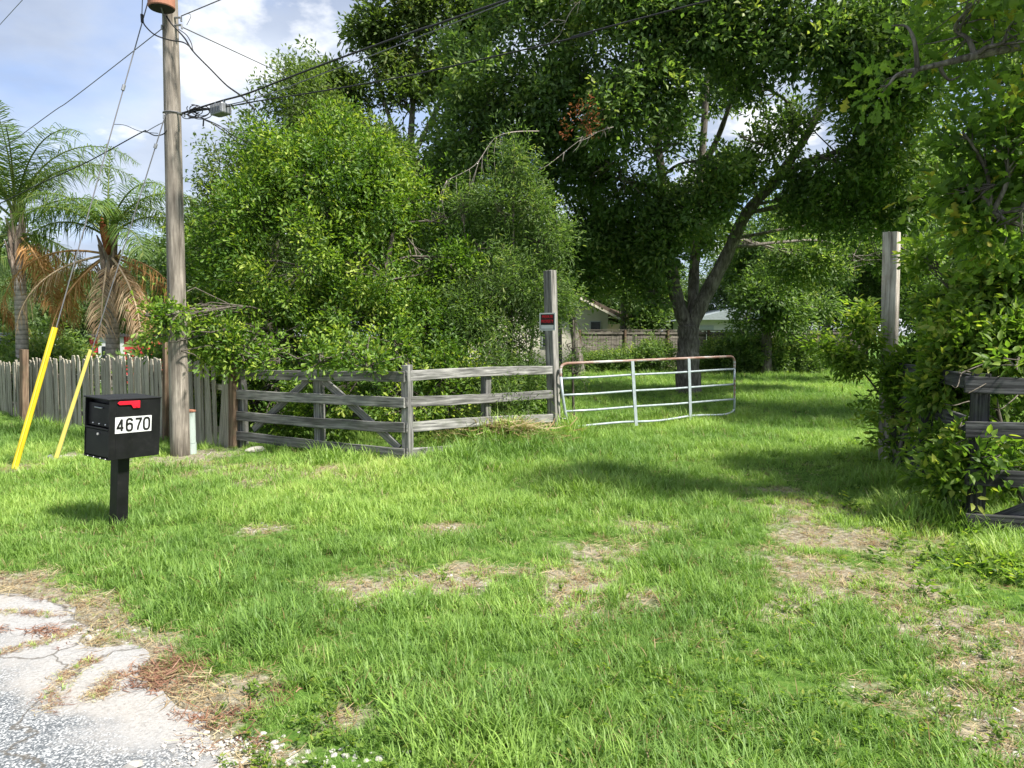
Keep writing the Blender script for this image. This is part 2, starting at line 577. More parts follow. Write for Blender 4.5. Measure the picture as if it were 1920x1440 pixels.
def grassmat(name, stops, trans=0.4):
    m, nt, L = newmat(name)
    at = N(nt, 'ShaderNodeAttribute', attribute_name='tint', attribute_type='INSTANCER')
    geo = N(nt, 'ShaderNodeNewGeometry')
    n1 = noise(nt, geo.outputs['Position'], 0.9, 3)
    n2 = noise(nt, geo.outputs['Position'], 14.0, 2)
    s = N(nt, 'ShaderNodeMath', operation='MULTIPLY_ADD'); L(n1.outputs['Fac'], s.inputs[0]); s.inputs[1].default_value = 0.5; L(at.outputs['Fac'], s.inputs[2])
    s2 = N(nt, 'ShaderNodeMath', operation='MULTIPLY_ADD'); L(n2.outputs['Fac'], s2.inputs[0]); s2.inputs[1].default_value = 0.35; L(s.outputs[0], s2.inputs[2])
    s3 = N(nt, 'ShaderNodeMath', operation='SUBTRACT'); L(s2.outputs[0], s3.inputs[0]); s3.inputs[1].default_value = 0.42
    c = ramp(nt, s3.outputs[0], stops).outputs[0]
    out = N(nt, 'ShaderNodeOutputMaterial')
    b = N(nt, 'ShaderNodeBsdfPrincipled')
    b.inputs['Roughness'].default_value = 0.5
    b.inputs['Specular IOR Level'].default_value = 0.3
    L(c, b.inputs['Base Color'])
    t = N(nt, 'ShaderNodeBsdfTranslucent')
    L(mixc(nt, 1.0, c, (1.15, 1.25, 0.6), 'MULTIPLY'), t.inputs['Color'])
    mx = N(nt, 'ShaderNodeMixShader'); mx.inputs[0].default_value = trans
    L(b.outputs[0], mx.inputs[1]); L(t.outputs[0], mx.inputs[2])
    L(mx.outputs[0], out.inputs['Surface'])
    return m


grassmat('grass_blade', [(0.0, (0.13, 0.24, 0.05)), (0.4, (0.275, 0.415, 0.09)), (0.7, (0.40, 0.50, 0.135)), (1.0, (0.52, 0.50, 0.23))])
grassmat('straw_blade', [(0.0, (0.20, 0.12, 0.055)), (0.5, (0.38, 0.30, 0.17)), (1.0, (0.54, 0.47, 0.30))], 0.2)
grassmat('litter_red', [(0.0, (0.10, 0.045, 0.028)), (0.5, (0.22, 0.11, 0.07)), (1.0, (0.36, 0.22, 0.14))], 0.15)


def ground_mat():
    m, nt, L = newmat('lawn_soil')
    geo = N(nt, 'ShaderNodeNewGeometry')
    at = N(nt, 'ShaderNodeAttribute', attribute_name='bare')
    pos = geo.outputs['Position']
    n1 = noise(nt, pos, 1.1, 5)
    n2 = noise(nt, pos, 22, 6, 0.65)
    n3 = noise(nt, pos, 90, 4, 0.7)
    green = ramp(nt, n2.outputs['Fac'], [(0.3, (0.030, 0.060, 0.012)), (0.5, (0.065, 0.13, 0.022)), (0.7, (0.12, 0.17, 0.04))]).outputs[0]
    sand = ramp(nt, n2.outputs['Fac'], [(0.30, (0.115, 0.10, 0.068)), (0.5, (0.225, 0.20, 0.145)), (0.72, (0.36, 0.335, 0.27))]).outputs[0]
    fleck = ramp(nt, n3.outputs['Fac'], [(0.4, 0.7), (0.65, 1.25)]).outputs[0]
    sand = mixc(nt, 1.0, sand, fleck, 'MULTIPLY')
    s = N(nt, 'ShaderNodeMath', operation='MULTIPLY_ADD'); L(n2.outputs['Fac'], s.inputs[0]); s.inputs[1].default_value = 0.8; L(at.outputs['Fac'], s.inputs[2])
    k = ramp(nt, s.outputs[0], [(0.5, 0.0), (0.85, 1.0)]).outputs[0]
    c = mixc(nt, k, green, sand)
    return finish(m, nt, L, c, 1.0, 0.05, n2.outputs['Fac'], 0.6, 0.03)


ground_mat()


def road_mat():
    m, nt, L = newmat('old_pavement')
    geo = N(nt, 'ShaderNodeNewGeometry')
    pos = geo.outputs['Position']
    # exposed dark aggregate spreads from the middle of the lane
    dp = N(nt, 'ShaderNodeVectorMath', operation='DOT_PRODUCT'); L(pos, dp.inputs[0]); dp.inputs[1].default_value = (-0.62, -0.78, 0)
    nb = noise(nt, pos, 1.3, 4)
    ad = N(nt, 'ShaderNodeMath', operation='MULTIPLY_ADD'); L(nb.outputs['Fac'], ad.inputs[0]); ad.inputs[1].default_value = 1.1; L(dp.outputs['Value'], ad.inputs[2])
    at = N(nt, 'ShaderNodeMapRange'); L(ad.outputs[0], at.inputs[0]); at.inputs[1].default_value = -0.85; at.inputs[2].default_value = -0.30
    n1 = noise(nt, pos, 2.0, 5)
    n2 = noise(nt, pos, 70, 5, 0.7)
    vo = N(nt, 'ShaderNodeTexVoronoi'); L(pos, vo.inputs['Vector']); vo.inputs['Scale'].default_value = 150
    vc = N(nt, 'ShaderNodeTexVoronoi', feature='DISTANCE_TO_EDGE')
    wv = N(nt, 'ShaderNodeVectorMath', operation='MULTIPLY_ADD')
    nw = noise(nt, pos, 3.0, 4)
    L(nw.outputs['Color'], wv.inputs[0]); wv.inputs[1].default_value = (0.5, 0.5, 0.0); L(pos, wv.inputs[2])
    L(wv.outputs[0], vc.inputs['Vector']); vc.inputs['Scale'].default_value = 0.9
    pale = ramp(nt, n2.outputs['Fac'], [(0.3, (0.20, 0.195, 0.19)), (0.5, (0.29, 0.285, 0.28)), (0.7, (0.37, 0.365, 0.36))]).outputs[0]
    warm = ramp(nt, n1.outputs['Fac'], [(0.4, (1, 1, 1)), (0.7, (1.05, 1.0, 0.93))]).outputs[0]
    pale = mixc(nt, 1.0, pale, warm, 'MULTIPLY')
    chip = ramp(nt, vo.outputs['Color'], [(0.35, (0.045, 0.058, 0.07)), (0.55, (0.13, 0.145, 0.16)), (0.8, (0.42, 0.43, 0.44))]).outputs[0]
    s = N(nt, 'ShaderNodeMath', operation='MULTIPLY_ADD'); L(n2.outputs['Fac'], s.inputs[0]); s.inputs[1].default_value = 0.9; L(at.outputs[0], s.inputs[2])
    k = ramp(nt, s.outputs[0], [(0.62, 0.0), (0.95, 0.85)]).outputs[0]
    c = mixc(nt, k, pale, chip)
    ck = ramp(nt, vc.outputs['Distance'], [(0.003, 0.8), (0.011, 0.0)]).outputs[0]
    c = mixc(nt, ck, c, (0.09, 0.08, 0.065))
    hb = N(nt, 'ShaderNodeMath', operation='SUBTRACT'); L(n2.outputs['Fac'], hb.inputs[0]); L(ck, hb.inputs[1])
    return finish(m, nt, L, c, 0.9, 0.2, hb.outputs[0], 0.5, 0.012)


road_mat()
paint('limestone', (0.36, 0.345, 0.32), 0.9, 0.15, 0.15, 20, (0.3, 0.27, 0.22), 0.4)
paint('rock_pale', (0.34, 0.32, 0.285), 0.9, 0.15, 0.2, 9, (0.2, 0.2, 0.14), 0.5)

# ------------------------------------------------------------------ ground, bare patches, road
ROAD_EDGE_PX = [(-700, 985), (-420, 1035), (-150, 1085), (0, 1112), (70, 1122), (120, 1140), (175, 1172), (150, 1190), (165, 1215), (235, 1212), (285, 1228),
                (262, 1262), (312, 1295), (345, 1325), (398, 1352), (385, 1392), (420, 1440), (520, 1560)]
ROAD_EDGE = [G0(*p) for p in ROAD_EDGE_PX]
ROAD_EDGE.append(Vector((2.5, 0.2, 0)))
ROAD_EDGE.append(Vector((14, -6.5, 0)))
ROAD_POLY = [(v.x, v.y) for v in ROAD_EDGE] + [(14, -22), (-45, -22), (-45, 14)]


def in_poly(x, y, poly):
    x = np.asarray(x); y = np.asarray(y)
    c = np.zeros(x.shape, bool)
    n = len(poly)
    j = n - 1
    for i in range(n):
        xi, yi = poly[i]; xj, yj = poly[j]
        t = ((yi > y) != (yj > y)) & (x < (xj - xi) * (y - yi) / (yj - yi + 1e-12) + xi)
        c ^= t
        j = i
    return c


def edge_dist(x, y, pts):
    d = np.full(np.shape(x), 1e9)
    for a, b in zip(pts[:-1], pts[1:]):
        ax, ay, bx, by = a.x, a.y, b.x, b.y
        L2 = (bx - ax) ** 2 + (by - ay) ** 2 + 1e-12
        t = np.clip(((x - ax) * (bx - ax) + (y - ay) * (by - ay)) / L2, 0, 1)
        d = np.minimum(d, np.hypot(x - ax - t * (bx - ax), y - ay - t * (by - ay)))
    return d


# bare / thin spots read off the photograph: px, py, half width px, half height px, strength
BARE_PX = [(845, 985, 42, 13, 1.3), (850, 1078, 80, 26, 1.0), (690, 1112, 85, 26, 1.0), (1100, 1095, 95, 50, 0.85), (1120, 1032, 60, 25, 0.7),
           (1530, 955, 95, 38, 0.8), (1620, 1010, 120, 36, 0.8), (1500, 1045, 80, 26, 0.6), (1640, 1095, 130, 42, 0.75), (1790, 1180, 130, 52, 0.9), (1880, 1290, 90, 70, 0.9),
           (1870, 1400, 80, 60, 0.9), (1640, 1300, 60, 30, 0.45), (1480, 1140, 60, 26, 0.5), (640, 1342, 50, 24, 0.9), (450, 1285, 60, 24, 0.8), (1230, 985, 90, 18, 0.6), (480, 995, 30, 9, 0.8),
           (140, 856, 32, 9, 1.3), (330, 862, 70, 14, 1.0), (480, 885, 150, 22, 0.62), (690, 880, 90, 16, 0.35), (60, 880, 70, 9, 0.7), (380, 852, 60, 10, 1.0),
           (520, 1420, 60, 26, 0.8), (430, 1405, 40, 24, 0.8), (1350, 1190, 60, 24, 0.3), (940, 1290, 60, 30, 0.3)]
BARE = []
for (px, py, rx, ry, s) in BARE_PX:
    c = G0(px, py)
    BARE.append((c.x, c.y, 1.15 * rx * c.y / F, max((G0(px, py - ry).y - G0(px, py + ry).y) / 2, 0.08), s * 0.72))


def bare_arr(x, y):
    x = np.asarray(x, float); y = np.asarray(y, float)
    p = np.column_stack([x.ravel(), y.ravel()])
    b = np.zeros(len(p))
    w = (fbm(p * 3.1, 31, 4) - 0.5) * 2.0
    for (cx, cy, rx, ry, s) in BARE:
        d = np.hypot((p[:, 0] - cx) / rx, (p[:, 1] - cy) / ry)
        b = np.maximum(b, s * np.clip(1.45 - d + w, 0, 1))
    d = edge_dist(p[:, 0], p[:, 1], ROAD_EDGE)
    b = np.maximum(b, np.clip(1.0 - d / 0.30 + w * 0.9, 0, 1) * 0.85)
    return b.reshape(x.shape)


def axis(lo, hi, fine, far, n_far):
    mid = np.arange(lo, hi + fine * 0.5, fine)
    g = np.geomspace(1, far, n_far)
    return np.concatenate([(lo - g)[::-1], mid, hi + g])


def build_ground():
    xs = axis(-13, 11, 0.12, 700, 22)
    ys = axis(0, 17, 0.10, 700, 26)
    X, Y = np.meshgrid(xs, ys)
    Z = gz_arr(X, Y)
    bare = bare_arr(X, Y)
    inr = in_poly(X, Y, ROAD_POLY)
    Z = np.where(inr, np.minimum(Z, 0) - 0.03, Z)
    v = np.column_stack([X.ravel(), Y.ravel(), Z.ravel()])
    ny, nx = X.shape
    i = np.arange(ny - 1)[:, None] * nx + np.arange(nx - 1)[None, :]
    q = np.stack([i, i + 1, i + nx + 1, i + nx], -1).reshape(-1, 4)
    me = mesh_np('ground', v, q.ravel(), np.full(len(q), 4), True)
    a = me.attributes.new('bare', 'FLOAT', 'POINT')
    a.data.foreach_set('value', bare.ravel().astype(np.float32))
    o = link('ground', me, MATS['lawn_soil'])
    setp(o, 'sandy soil of the verge showing between the grass', None, None, 'structure')


build_ground()


def build_road():
    """worn pavement with a broken edge, a thin slab sheet"""
    rng = np.random.RandomState(3)
    edge = []
    pts = ROAD_EDGE
    for a, b in zip(pts[:-1], pts[1:]):
        n = max(2, int((b - a).length / 0.06)) if (b - a).length < 3 else 8
        for k in range(n):
            edge.append(a.lerp(b, k / n))
    edge.append(pts[-1])
    e = np.array([[p.x, p.y] for p in edge])
    e += (np.column_stack([fbm(e * 6, 3, 3), fbm(e * 6 + 9, 8, 3)]) - 0.5) * 0.16
    from mathutils.geometry import tessellate_polygon
    ring = [Vector((p[0], p[1], 0.008)) for p in e] + [Vector((14, -22, 0.008)), Vector((-45, -22, 0.008)), Vector((-45, 14, 0.008))]
    tris = tessellate_polygon([ring])
    n = len(e)
    V = [tuple(v) for v in ring] + [(p[0] + 0.004, p[1] + 0.006, -0.05) for p in e]
    Fc = []
    for t in tris:
        a, b, c = (ring[i] for i in t)
        if (b - a).cross(c - a).z < 0:
            t = (t[0], t[2], t[1])
        Fc.append(tuple(t))
    m0 = len(ring)
    Fc += [(i + 1, i, m0 + i, m0 + i + 1) for i in range(n - 1)]
    me = bpy.data.meshes.new('road')
    me.from_pydata(V, [], Fc)
    me.update()
    o = link('road', me, MATS['old_pavement'])
    setp(o, 'pale cracked pavement with a crumbling edge', None, None, 'structure')


build_road()

# ------------------------------------------------------------------ timber pieces
RND = random.Random(11)


def frame_to(a, b, up=(0, 0, 1)):
    a, b = Vector(a), Vector(b)
    x = (b - a).normalized()
    z = Vector(up)
    z = (z - x * z.dot(x)).normalized()
    y = z.cross(x)
    M = Matrix((x, y, z)).transposed().to_4x4()
    M.translation = a
    return M, (b - a).length


def plank_mesh(name, Lg, w, t, segs=8, jit=0.004, ch=0.006, seed=0, top='flat'):
    """board along local X; width along local Z, thickness along local Y; chamfered, slightly warped"""
    r = random.Random(seed)
    b = MB()
    sec = [(-t / 2 + ch, -w / 2), (t / 2 - ch, -w / 2), (t / 2, -w / 2 + ch), (t / 2, w / 2 - ch), (t / 2 - ch, w / 2), (-t / 2 + ch, w / 2), (-t / 2, w / 2 - ch), (-t / 2, -w / 2 + ch)]
    bow = r.uniform(-1, 1) * jit * 2
    tw = r.uniform(-1, 1) * 0.03
    for i in range(segs + 1):
        u = i / segs
        x = u * Lg
        dz = bow * math.sin(u * math.pi) + r.uniform(-1, 1) * jit * 0.4
        dy = r.uniform(-1, 1) * jit * 0.3
        an = tw * (u - 0.5)
        for (y, z) in sec:
            xx = x
            if i in (0, segs):
                xx += r.uniform(-1, 1) * jit
            b.v.append((xx, y * math.cos(an) - z * math.sin(an) + dy, y * math.sin(an) + z * math.cos(an) + dz + r.uniform(-1, 1) * jit * 0.25))
    n = 8
    for i in range(segs):
        for k in range(n):
            k2 = (k + 1) % n
            b.f.append((i * n + k, (i + 1) * n + k, (i + 1) * n + k2, i * n + k2))
    b.f.append(tuple(range(n)))
    b.f.append(tuple(segs * n + k for k in range(n))[::-1])
    return b.mesh(name)


def plank(name, a, b, w, t, mat, parent, up=(0, 0, 1), segs=8, jit=0.004, ch=0.006):
    M, Lg = frame_to(a, b, up)
    me = plank_mesh(name, Lg, w, t, segs, jit, ch, RND.randint(0, 10 ** 6))
    return link(name, me, MATS[mat], parent, M)


def vert_post(name, base, top, w, t, mat, parent, facing, jit=0.004, sink=0.25, ch=0.008):
    """post from base to top; facing = horizontal normal of one of its faces"""
    base = Vector(base) - Vector((0, 0, sink))
    return plank(name, base, top, w, t, mat, parent, up=facing, segs=10, jit=jit, ch=ch)


# ------------------------------------------------------------------ four-board fences
def at_y(px, py, Y):
    return P(px, py, Y)


LE, CO, GP = G(447, 838), G(757, 866), G(1040, 817)
DIR1 = (CO - LE); DIR1.z = 0; DIR1.normalize()
NRM1 = Vector((DIR1.y, -DIR1.x, 0))            # towards the road
DIR2 = (GP - CO); DIR2.z = 0; DIR2.normalize()
NRM2 = Vector((DIR2.y, -DIR2.x, 0))


def left_fence():
    root = thing('board_fence', 'weathered grey four-board fence with angled corner beside the metal gate', 'fence', CO)
    mid = G0(588, 852); t = (mid - LE).dot(DIR1); mid = LE + DIR1 * t
    for p, pt in ((LE, P(447, 690, LE.y)), (mid, P(588, 693, mid.y)), (CO, P(755, 685, CO.y))):
        vert_post('post', Vector((p.x, p.y, gz(p.x, p.y))) - NRM1 * 0.09, Vector((p.x, p.y, pt.z)) - NRM1 * 0.09, 0.11, 0.12, 'weathered_board', root, NRM1)
    rails_l = [(702, 706, 706), (739, 747, 755), (779, 790, 802), (816, 831, 851)]
    for (yl, ym, yc) in rails_l:
        a = P(440, yl, LE.y); b = P(757, yc, CO.y)
        plank('rail', a, b + DIR1 * 0.01, 0.135, 0.032, 'weathered_board', root, segs=14, jit=0.009)
    rails_r = [(705, 694), (754, 739), (802, 784), (851, 826)]
    for (yc, yg) in rails_r:
        a = P(759, yc, CO.y); b = P(1036, yg, GP.y)
        plank('rail', a + DIR2 * 0.02, b, 0.135, 0.032, 'weathered_board', root, segs=14, jit=0.009)
    m2 = CO.lerp(GP, 0.52)
    vert_post('post', Vector((m2.x, m2.y, gz(m2.x, m2.y))) - NRM2 * 0.09, Vector((m2.x, m2.y, 1.12)) - NRM2 * 0.09, 0.11, 0.12, 'weathered_board', root, NRM2)
    # diagonal braces behind the rails
    back = -NRM1 * 0.06
    for a, b in (((572, 712), (470, 806)), ((602, 714), (744, 842))):
        A = P(a[0], a[1], 1); 
        def on(px, py):
            d = ray(px, py); o = Vector((0, 0, CAMH))
            s = (LE - o).dot(NRM1) / d.dot(NRM1)
            return o + d * s + back
        plank('brace', on(*a), on(*b), 0.10, 0.04, 'weathered_board', root, segs=6)


left_fence()

# tall gate post with the sign
gp_top = P(1029, 507, GP.y)
gproot = thing('gate_post', 'tall weathered grey timber gate post carrying a red and white sign', 'post', GP)
GN_A = Vector((-0.556, -0.831, 0))             # normal of the face towards the road
GN_B = Vector((0.831, -0.556, 0))
GPC = Vector((GP.x, GP.y, 0)) + Vector((0.02, 0.08, 0))
vert_post('post_shaft', Vector((GPC.x, GPC.y, gz(GPC.x, GPC.y))), Vector((gp_top.x + 0.02, GPC.y, gp_top.z)), 0.165, 0.165, 'gate_post_wood', gproot, GN_A, jit=0.007, sink=0.4, ch=0.012)


def text_mesh(s, size, name, depth=0.0006, sx=1.0, bold=0.018):
    cu = bpy.data.curves.new(name, 'FONT')
    cu.body = s
    cu.size = size
    cu.align_x = 'CENTER'; cu.align_y = 'CENTER'
    cu.extrude = depth
    cu.offset = size * bold
    o = bpy.data.objects.new(name, cu)
    COL.objects.link(o)
    dg = bpy.context.evaluated_depsgraph_get()
    me = bpy.data.meshes.new_from_object(o.evaluated_get(dg))
    bpy.data.objects.remove(o)
    bpy.data.curves.remove(cu)
    me.name = name
    for v in me.vertices:
        v.co.x *= sx
    return me


def sign():
    # local: x right, z up, -y out of the post face
    Zw = Vector((0, 0, 1))
    nrm = (GN_A * 1.0).normalized()
    x = Vector((-nrm.y, nrm.x, 0))
    if x.x < 0: x = -x
    R = Matrix((x, -nrm, Zw)).transposed()
    c = P(1021, 603, GPC.y - 0.14)
    d_face = 0.0825 + 0.010
    tt = c.z / gp_top.z
    ax = Vector((GPC.x + (gp_top.x + 0.02 - GPC.x) * tt, GPC.y, 0))
    off = Vector((c.x, c.y, 0)) - ax
    c = Vector((ax.x, ax.y, c.z)) + x * off.dot(x) + nrm * d_face
    w, h = 0.30, 0.285
    root = thing('warning_sign', 'small square sign with red lettering on black and white border', 'sign', c - Vector((0, 0, h / 2)), rot=R)
    M = Matrix.Translation((0, 0, h / 2))
    b = MB(); b.box((-w / 2, -0.003, -h / 2), (w / 2, 0.003, h / 2))
    b.build('board', MATS['white_sticker'], root, M, True)
    b = MB(); b.box((-w / 2 + 0.022, -0.0052, -0.046), (w / 2 - 0.022, -0.0032, h / 2 - 0.022))
    b.build('black_panel', MATS['ink_black'], root, M, True)
    b = MB()
    for (x0, z0, x1, z1) in ((-w / 2 + .022, -h / 2 + .020, w / 2 - .022, -h / 2 + .027), (-w / 2 + .022, -.052, w / 2 - .022, -.046), (-w / 2 + .022, -h / 2 + .027, -w / 2 + .030, -.052), (w / 2 - .030, -h / 2 + .027, w / 2 - .022, -.052)):
        b.box((x0, -0.0048, z0), (x1, -0.0032, z1))
    b.build('panel_outline', MATS['ink_black'], root, M, True)
    Rt = Matrix.Rotation(math.pi / 2, 4, 'X')
    for s, z, sz in (('PRIVATE', 0.078, 0.066), ('PROPERTY', 0.004, 0.066)):
        me = text_mesh(s, sz, 'lettering', 0.0006, 0.235 / (len(s) * 0.62 * sz))
        link('lettering', me, MATS['ink_red'], root, M @ Matrix.Translation((0, -0.0062, z)) @ Rt, True)


sign()

# right-hand tall post and fence
RP = G(1664, 872)
rp_root = thing('gate_post', 'tall square timber post rising from vines, one side pale', 'post', RP)
rp_top = P(1672, 436, RP.y)
vert_post('post_shaft', RP, Vector((rp_top.x, RP.y, rp_top.z)), 0.175, 0.175, 'post_pale', rp_root, Vector((-0.62, -0.78, 0)), jit=0.007, sink=0.4, ch=0.01)

RC = G(1832, 1000)


def right_fence():
    root = thing('board_fence', 'dark weathered four-board fence half buried in vines below the tall post', 'fence', RC)
    d = Vector((0.95, -0.31, 0)).normalized(); n = Vector((d.y, -d.x, 0))
    d2 = (RP - RC); d2.z = 0; Lr = d2.length; d2.normalize(); n2 = Vector((-d2.y, d2.x, 0))
    if n2.y > 0: n2 = -n2
    zt = P(1832, 706, RC.y).z
    for k in range(3):
        p = RC + d * (2.35 * k)
        z = gz(p.x, p.y)
        vert_post('post', Vector((p.x, p.y, z)) - n * 0.08, Vector((p.x, p.y, zt + 0.02)) - n * 0.08, 0.12, 0.12, 'dark_shaded_board', root, n)
    for yy in (722, 805, 895, 978):
        a = P(1826, yy, RC.y)
        plank('rail', a - d * 0.06, a + d * 4.75, 0.135, 0.034, 'dark_shaded_board', root, segs=16, jit=0.008)
    for yy in (722, 805, 895, 978):
        a = P(1826, yy, RC.y)
        b = Vector((RP.x, RP.y, a.z)) - d2 * 0.06
        plank('rail', Vector((RC.x, RC.y, a.z)) - n * 0.15 + d2 * 0.05, b, 0.135, 0.034, 'dark_shaded_board', root, segs=12, jit=0.008)
    plank('brace', RC + d * 0.15 - n * 0.06 + Vector((0, 0, 0.12)), RC + d * 1.9 - n * 0.06 + Vector((0, 0, 1.0)), 0.10, 0.04, 'dark_shaded_board', root, segs=6)
    m = RC.lerp(RP, 0.5)
    vert_post('post', Vector((m.x, m.y, gz(m.x, m.y))) + d2 * 0, Vector((m.x, m.y, zt)), 0.12, 0.12, 'dark_shaded_board', root, n)
    plank('brace', RP + Vector((0.05, -0.12, 0.75)), RP - d2 * 1.1 + Vector((0.05, -0.02, 0.05)), 0.10, 0.05, 'dark_shaded_board', root, segs=6)


right_fence()


# ------------------------------------------------------------------ metal gate
def gate():
    A_y, B_y = GP.y - 0.03, 14.55
    TL, BL = P(1049, 682, A_y), P(1061, 802, A_y)
    TR, BR = P(1377, 668, B_y), P(1377, 778, B_y)
    root = thing('tube_gate', 'open galvanized five-bar tube gate with a rusty top rail', 'gate', Vector((BL.x, BL.y, gz(BL.x, BL.y))))

    def S(u, v):          # u along, v up
        return (BL.lerp(BR, u)).lerp(TL.lerp(TR, u), v)
    r = 0.024
    c = 0.035
    top = catmull([S(0.0, 0.80), S(0.002, 0.90), S(c * 0.35, 0.972), S(c, 1.0)], 5) + [S(0.2, 1.0), S(0.5, 1.0), S(0.8, 1.0)] + catmull([S(1 - c * 0.8, 1.0), S(1 - c * 0.25, 0.975), S(1, 0.90), S(1, 0.80)], 5)
    MB().tube(top, r, 10).build('top_rail', MATS['gate_top_rust'], root, smooth=True)
    MB().tube([S(0, 0.80), S(0.0, 0.5), S(0.004, 0.25), S(0.012, 0.05)], r * 0.98, 10).build('end_upright', MATS['galvanized'], root, smooth=True)
    MB().tube([S(1, 0.80), S(1, 0.5), S(1.0, 0.2), S(0.997, -0.02)], r * 0.9, 10).build('end_upright', MATS['galvanized'], root, smooth=True)
    vs = [0.77, 0.51, 0.255]
    for v in vs:
        MB().tube([S(0, v), S(0.15, v - 0.006), S(0.37, v + 0.004), S(0.6, v), S(0.85, v + 0.012), S(1, v + 0.015)], r * 0.8, 10).build('rail', MATS['galvanized'], root, smooth=True)
    bt = catmull([S(0.008, 0.02), S(0.04, 0.0), S(0.12, 0.012), S(0.3, 0.02), S(0.5, 0.0), S(0.72, 0.04), S(0.9, 0.02), S(0.97, 0.04), S(1.0, 0.10)], 4)
    MB().tube(bt, r * 0.85, 10).build('rail', MATS['galvanized'], root, smooth=True)
    gd = (BR - BL); gd.z = 0; gd.normalize()
    gn = Vector((gd.y, -gd.x, 0))
    for u in (0.363, 0.693):
        a, b = S(u, -0.05), S(u, 0.995)
        o = gn * 0.028
        plank('upright', a + o, b + o, 0.075, 0.010, 'galvanized', root, up=gd, segs=4, jit=0.002, ch=0.003)
    for v in (0.86, 0.14):
        p = S(0.0, v)
        q = Vector((GPC.x + 0.05, GPC.y - 0.02, p.z))
        MB().tube([p + gd * 0.03, p, q], 0.014, 8).build('hinge', MATS['steel'], root, smooth=True)
    # latch chain hanging at the free end
    p = S(1.0, 0.62)
    b = MB()
    for k in range(9):
        z = -0.045 * k
        ring = [p + Vector((0.0, -0.03, z)) + Vector((math.cos(t) * 0.012 * (1 if k % 2 else 0.3), math.cos(t) * 0.012 * (0.3 if k % 2 else 1), math.sin(t) * 0.026)) for t in [i * math.pi / 4 for i in range(9)]]
        b.tube(ring, 0.006, 5)
    b.build('latch_chain', MATS['tank_rust'], root)


gate()


# ------------------------------------------------------------------ picket fence on the left
def picket_fence():
    base_px = [(-230, 745), (0, 775), (100, 797), (300, 823), (378, 833), (440, 838)]
    top_px = [(-230, 657), (0, 680), (100, 673), (240, 669), (310, 671), (378, 682), (440, 694)]
    B = [G0(*p) for p in base_px]
    root = thing('picket_fence', 'grey weathered paling fence with uneven tops behind the utility pole', 'fence', Vector((B[3].x, B[3].y, 0)))

    def top_z(p):
        # height of the fence line above this base point
        px = 960 + F * p.x / (p.y * CT)
        xs = [q[0] for q in top_px]; ys = [q[1] for q in top_px]
        return P(px, float(np.interp(px, xs, ys)), p.y).z
    r = random.Random(5)
    protos = []
    cells = []
    for k in range(6):
        rr = random.Random(50 + k)
        b = MB()
        w, t = 1.0, 0.016
        prof = [-0.5, -0.46 + rr.uniform(-.05, .05), -0.47, -0.5 + rr.uniform(0, .06), -0.46]
        for i, u in enumerate((0, 0.3, 0.6, 0.93, 1.0)):
            lo = -0.5 + rr.uniform(0, 0.07); hi = 0.5 - rr.uniform(0, 0.07)
            if i == 4:
                lo += 0.2 * rr.random() + 0.05; hi -= 0.25 * rr.random() + 0.05
            by = rr.uniform(-0.006, 0.006)
            dz = rr.uniform(-0.012, 0.012) if i == 4 else 0
            b.v += [(u + dz, -t / 2 + by, lo), (u + dz * .5, -t / 2 + by - 0.006, (lo + hi) / 2 + rr.uniform(-.1, .1)), (u - dz, -t / 2 + by, hi), (u - dz, t / 2 + by, hi), (u + dz, t / 2 + by, lo)]
        for i in range(4):
            for k2 in range(5):
                k3 = (k2 + 1) % 5
                b.f.append((i * 5 + k2, i * 5 + k3, (i + 1) * 5 + k3, (i + 1) * 5 + k2))
        b.f.append((4, 3, 2, 1, 0)); b.f.append((20, 21, 22, 23, 24))
        me = b.mesh('paling'); me.materials.append(MATS['paling'])
        protos.append(me)
    for a, b in zip(B[:-1], B[1:]):
        d = (b - a); Ls = d.length; d.normalize()
        s = 0.0
        while s < Ls - 0.02:
            w = r.uniform(0.065, 0.105)
            c = a + d * (s + w / 2)
            s += w * r.uniform(0.93, 1.03)
            pxc = 960 + F * c.x / c.y
            if 233 < pxc < 241:
                continue
            h = top_z(c) + r.uniform(-0.035, 0.05)
            z0 = gz(c.x, c.y) - 0.06
            n = Vector((d.y, -d.x, 0))
            lean = d * r.gauss(0, 0.018) + n * r.gauss(0, 0.01)
            if pxc > 372 and r.random() < 0.5:
                lean = d * r.uniform(-0.05, 0.16)
            x = (Vector((0, 0, 1)) * (h - z0) + lean)
            z = (d - x.normalized() * d.dot(x.normalized())).normalized()
            y = z.cross(x.normalized())
            M = Matrix((x, y, z * w)).transposed().to_4x4()
            M.translation = Vector((c.x, c.y, z0)) + n * r.uniform(-0.012, 0.012)
            o = link('paling', r.choice(protos), None, root, M)
    for a, b in zip(B[:-1], B[1:]):
        d = (b - a); d.normalize(); n = Vector((d.y, -d.x, 0))
        for f in (0.22, 0.75):
            za = gz(a.x, a.y) + f * top_z(a); zb = gz(b.x, b.y) + f * top_z(b)
            plank('rail', Vector((a.x, a.y, za)) - n * 0.05, Vector((b.x, b.y, zb)) - n * 0.05, 0.085, 0.04, 'paling', root, segs=5)
    for px, y0, ytop, w in ((45, 792, 655, 0.115), (311, 826, 642, 0.075), (437, 838, 672, 0.10)):
        p = G(px, y0) + Vector((0.0, -0.03, 0))
        t = P(px, ytop, p.y)
        vert_post('post', p, t, w, w, 'brown_post', root, Vector((-0.47, -0.88, 0)))


picket_fence()


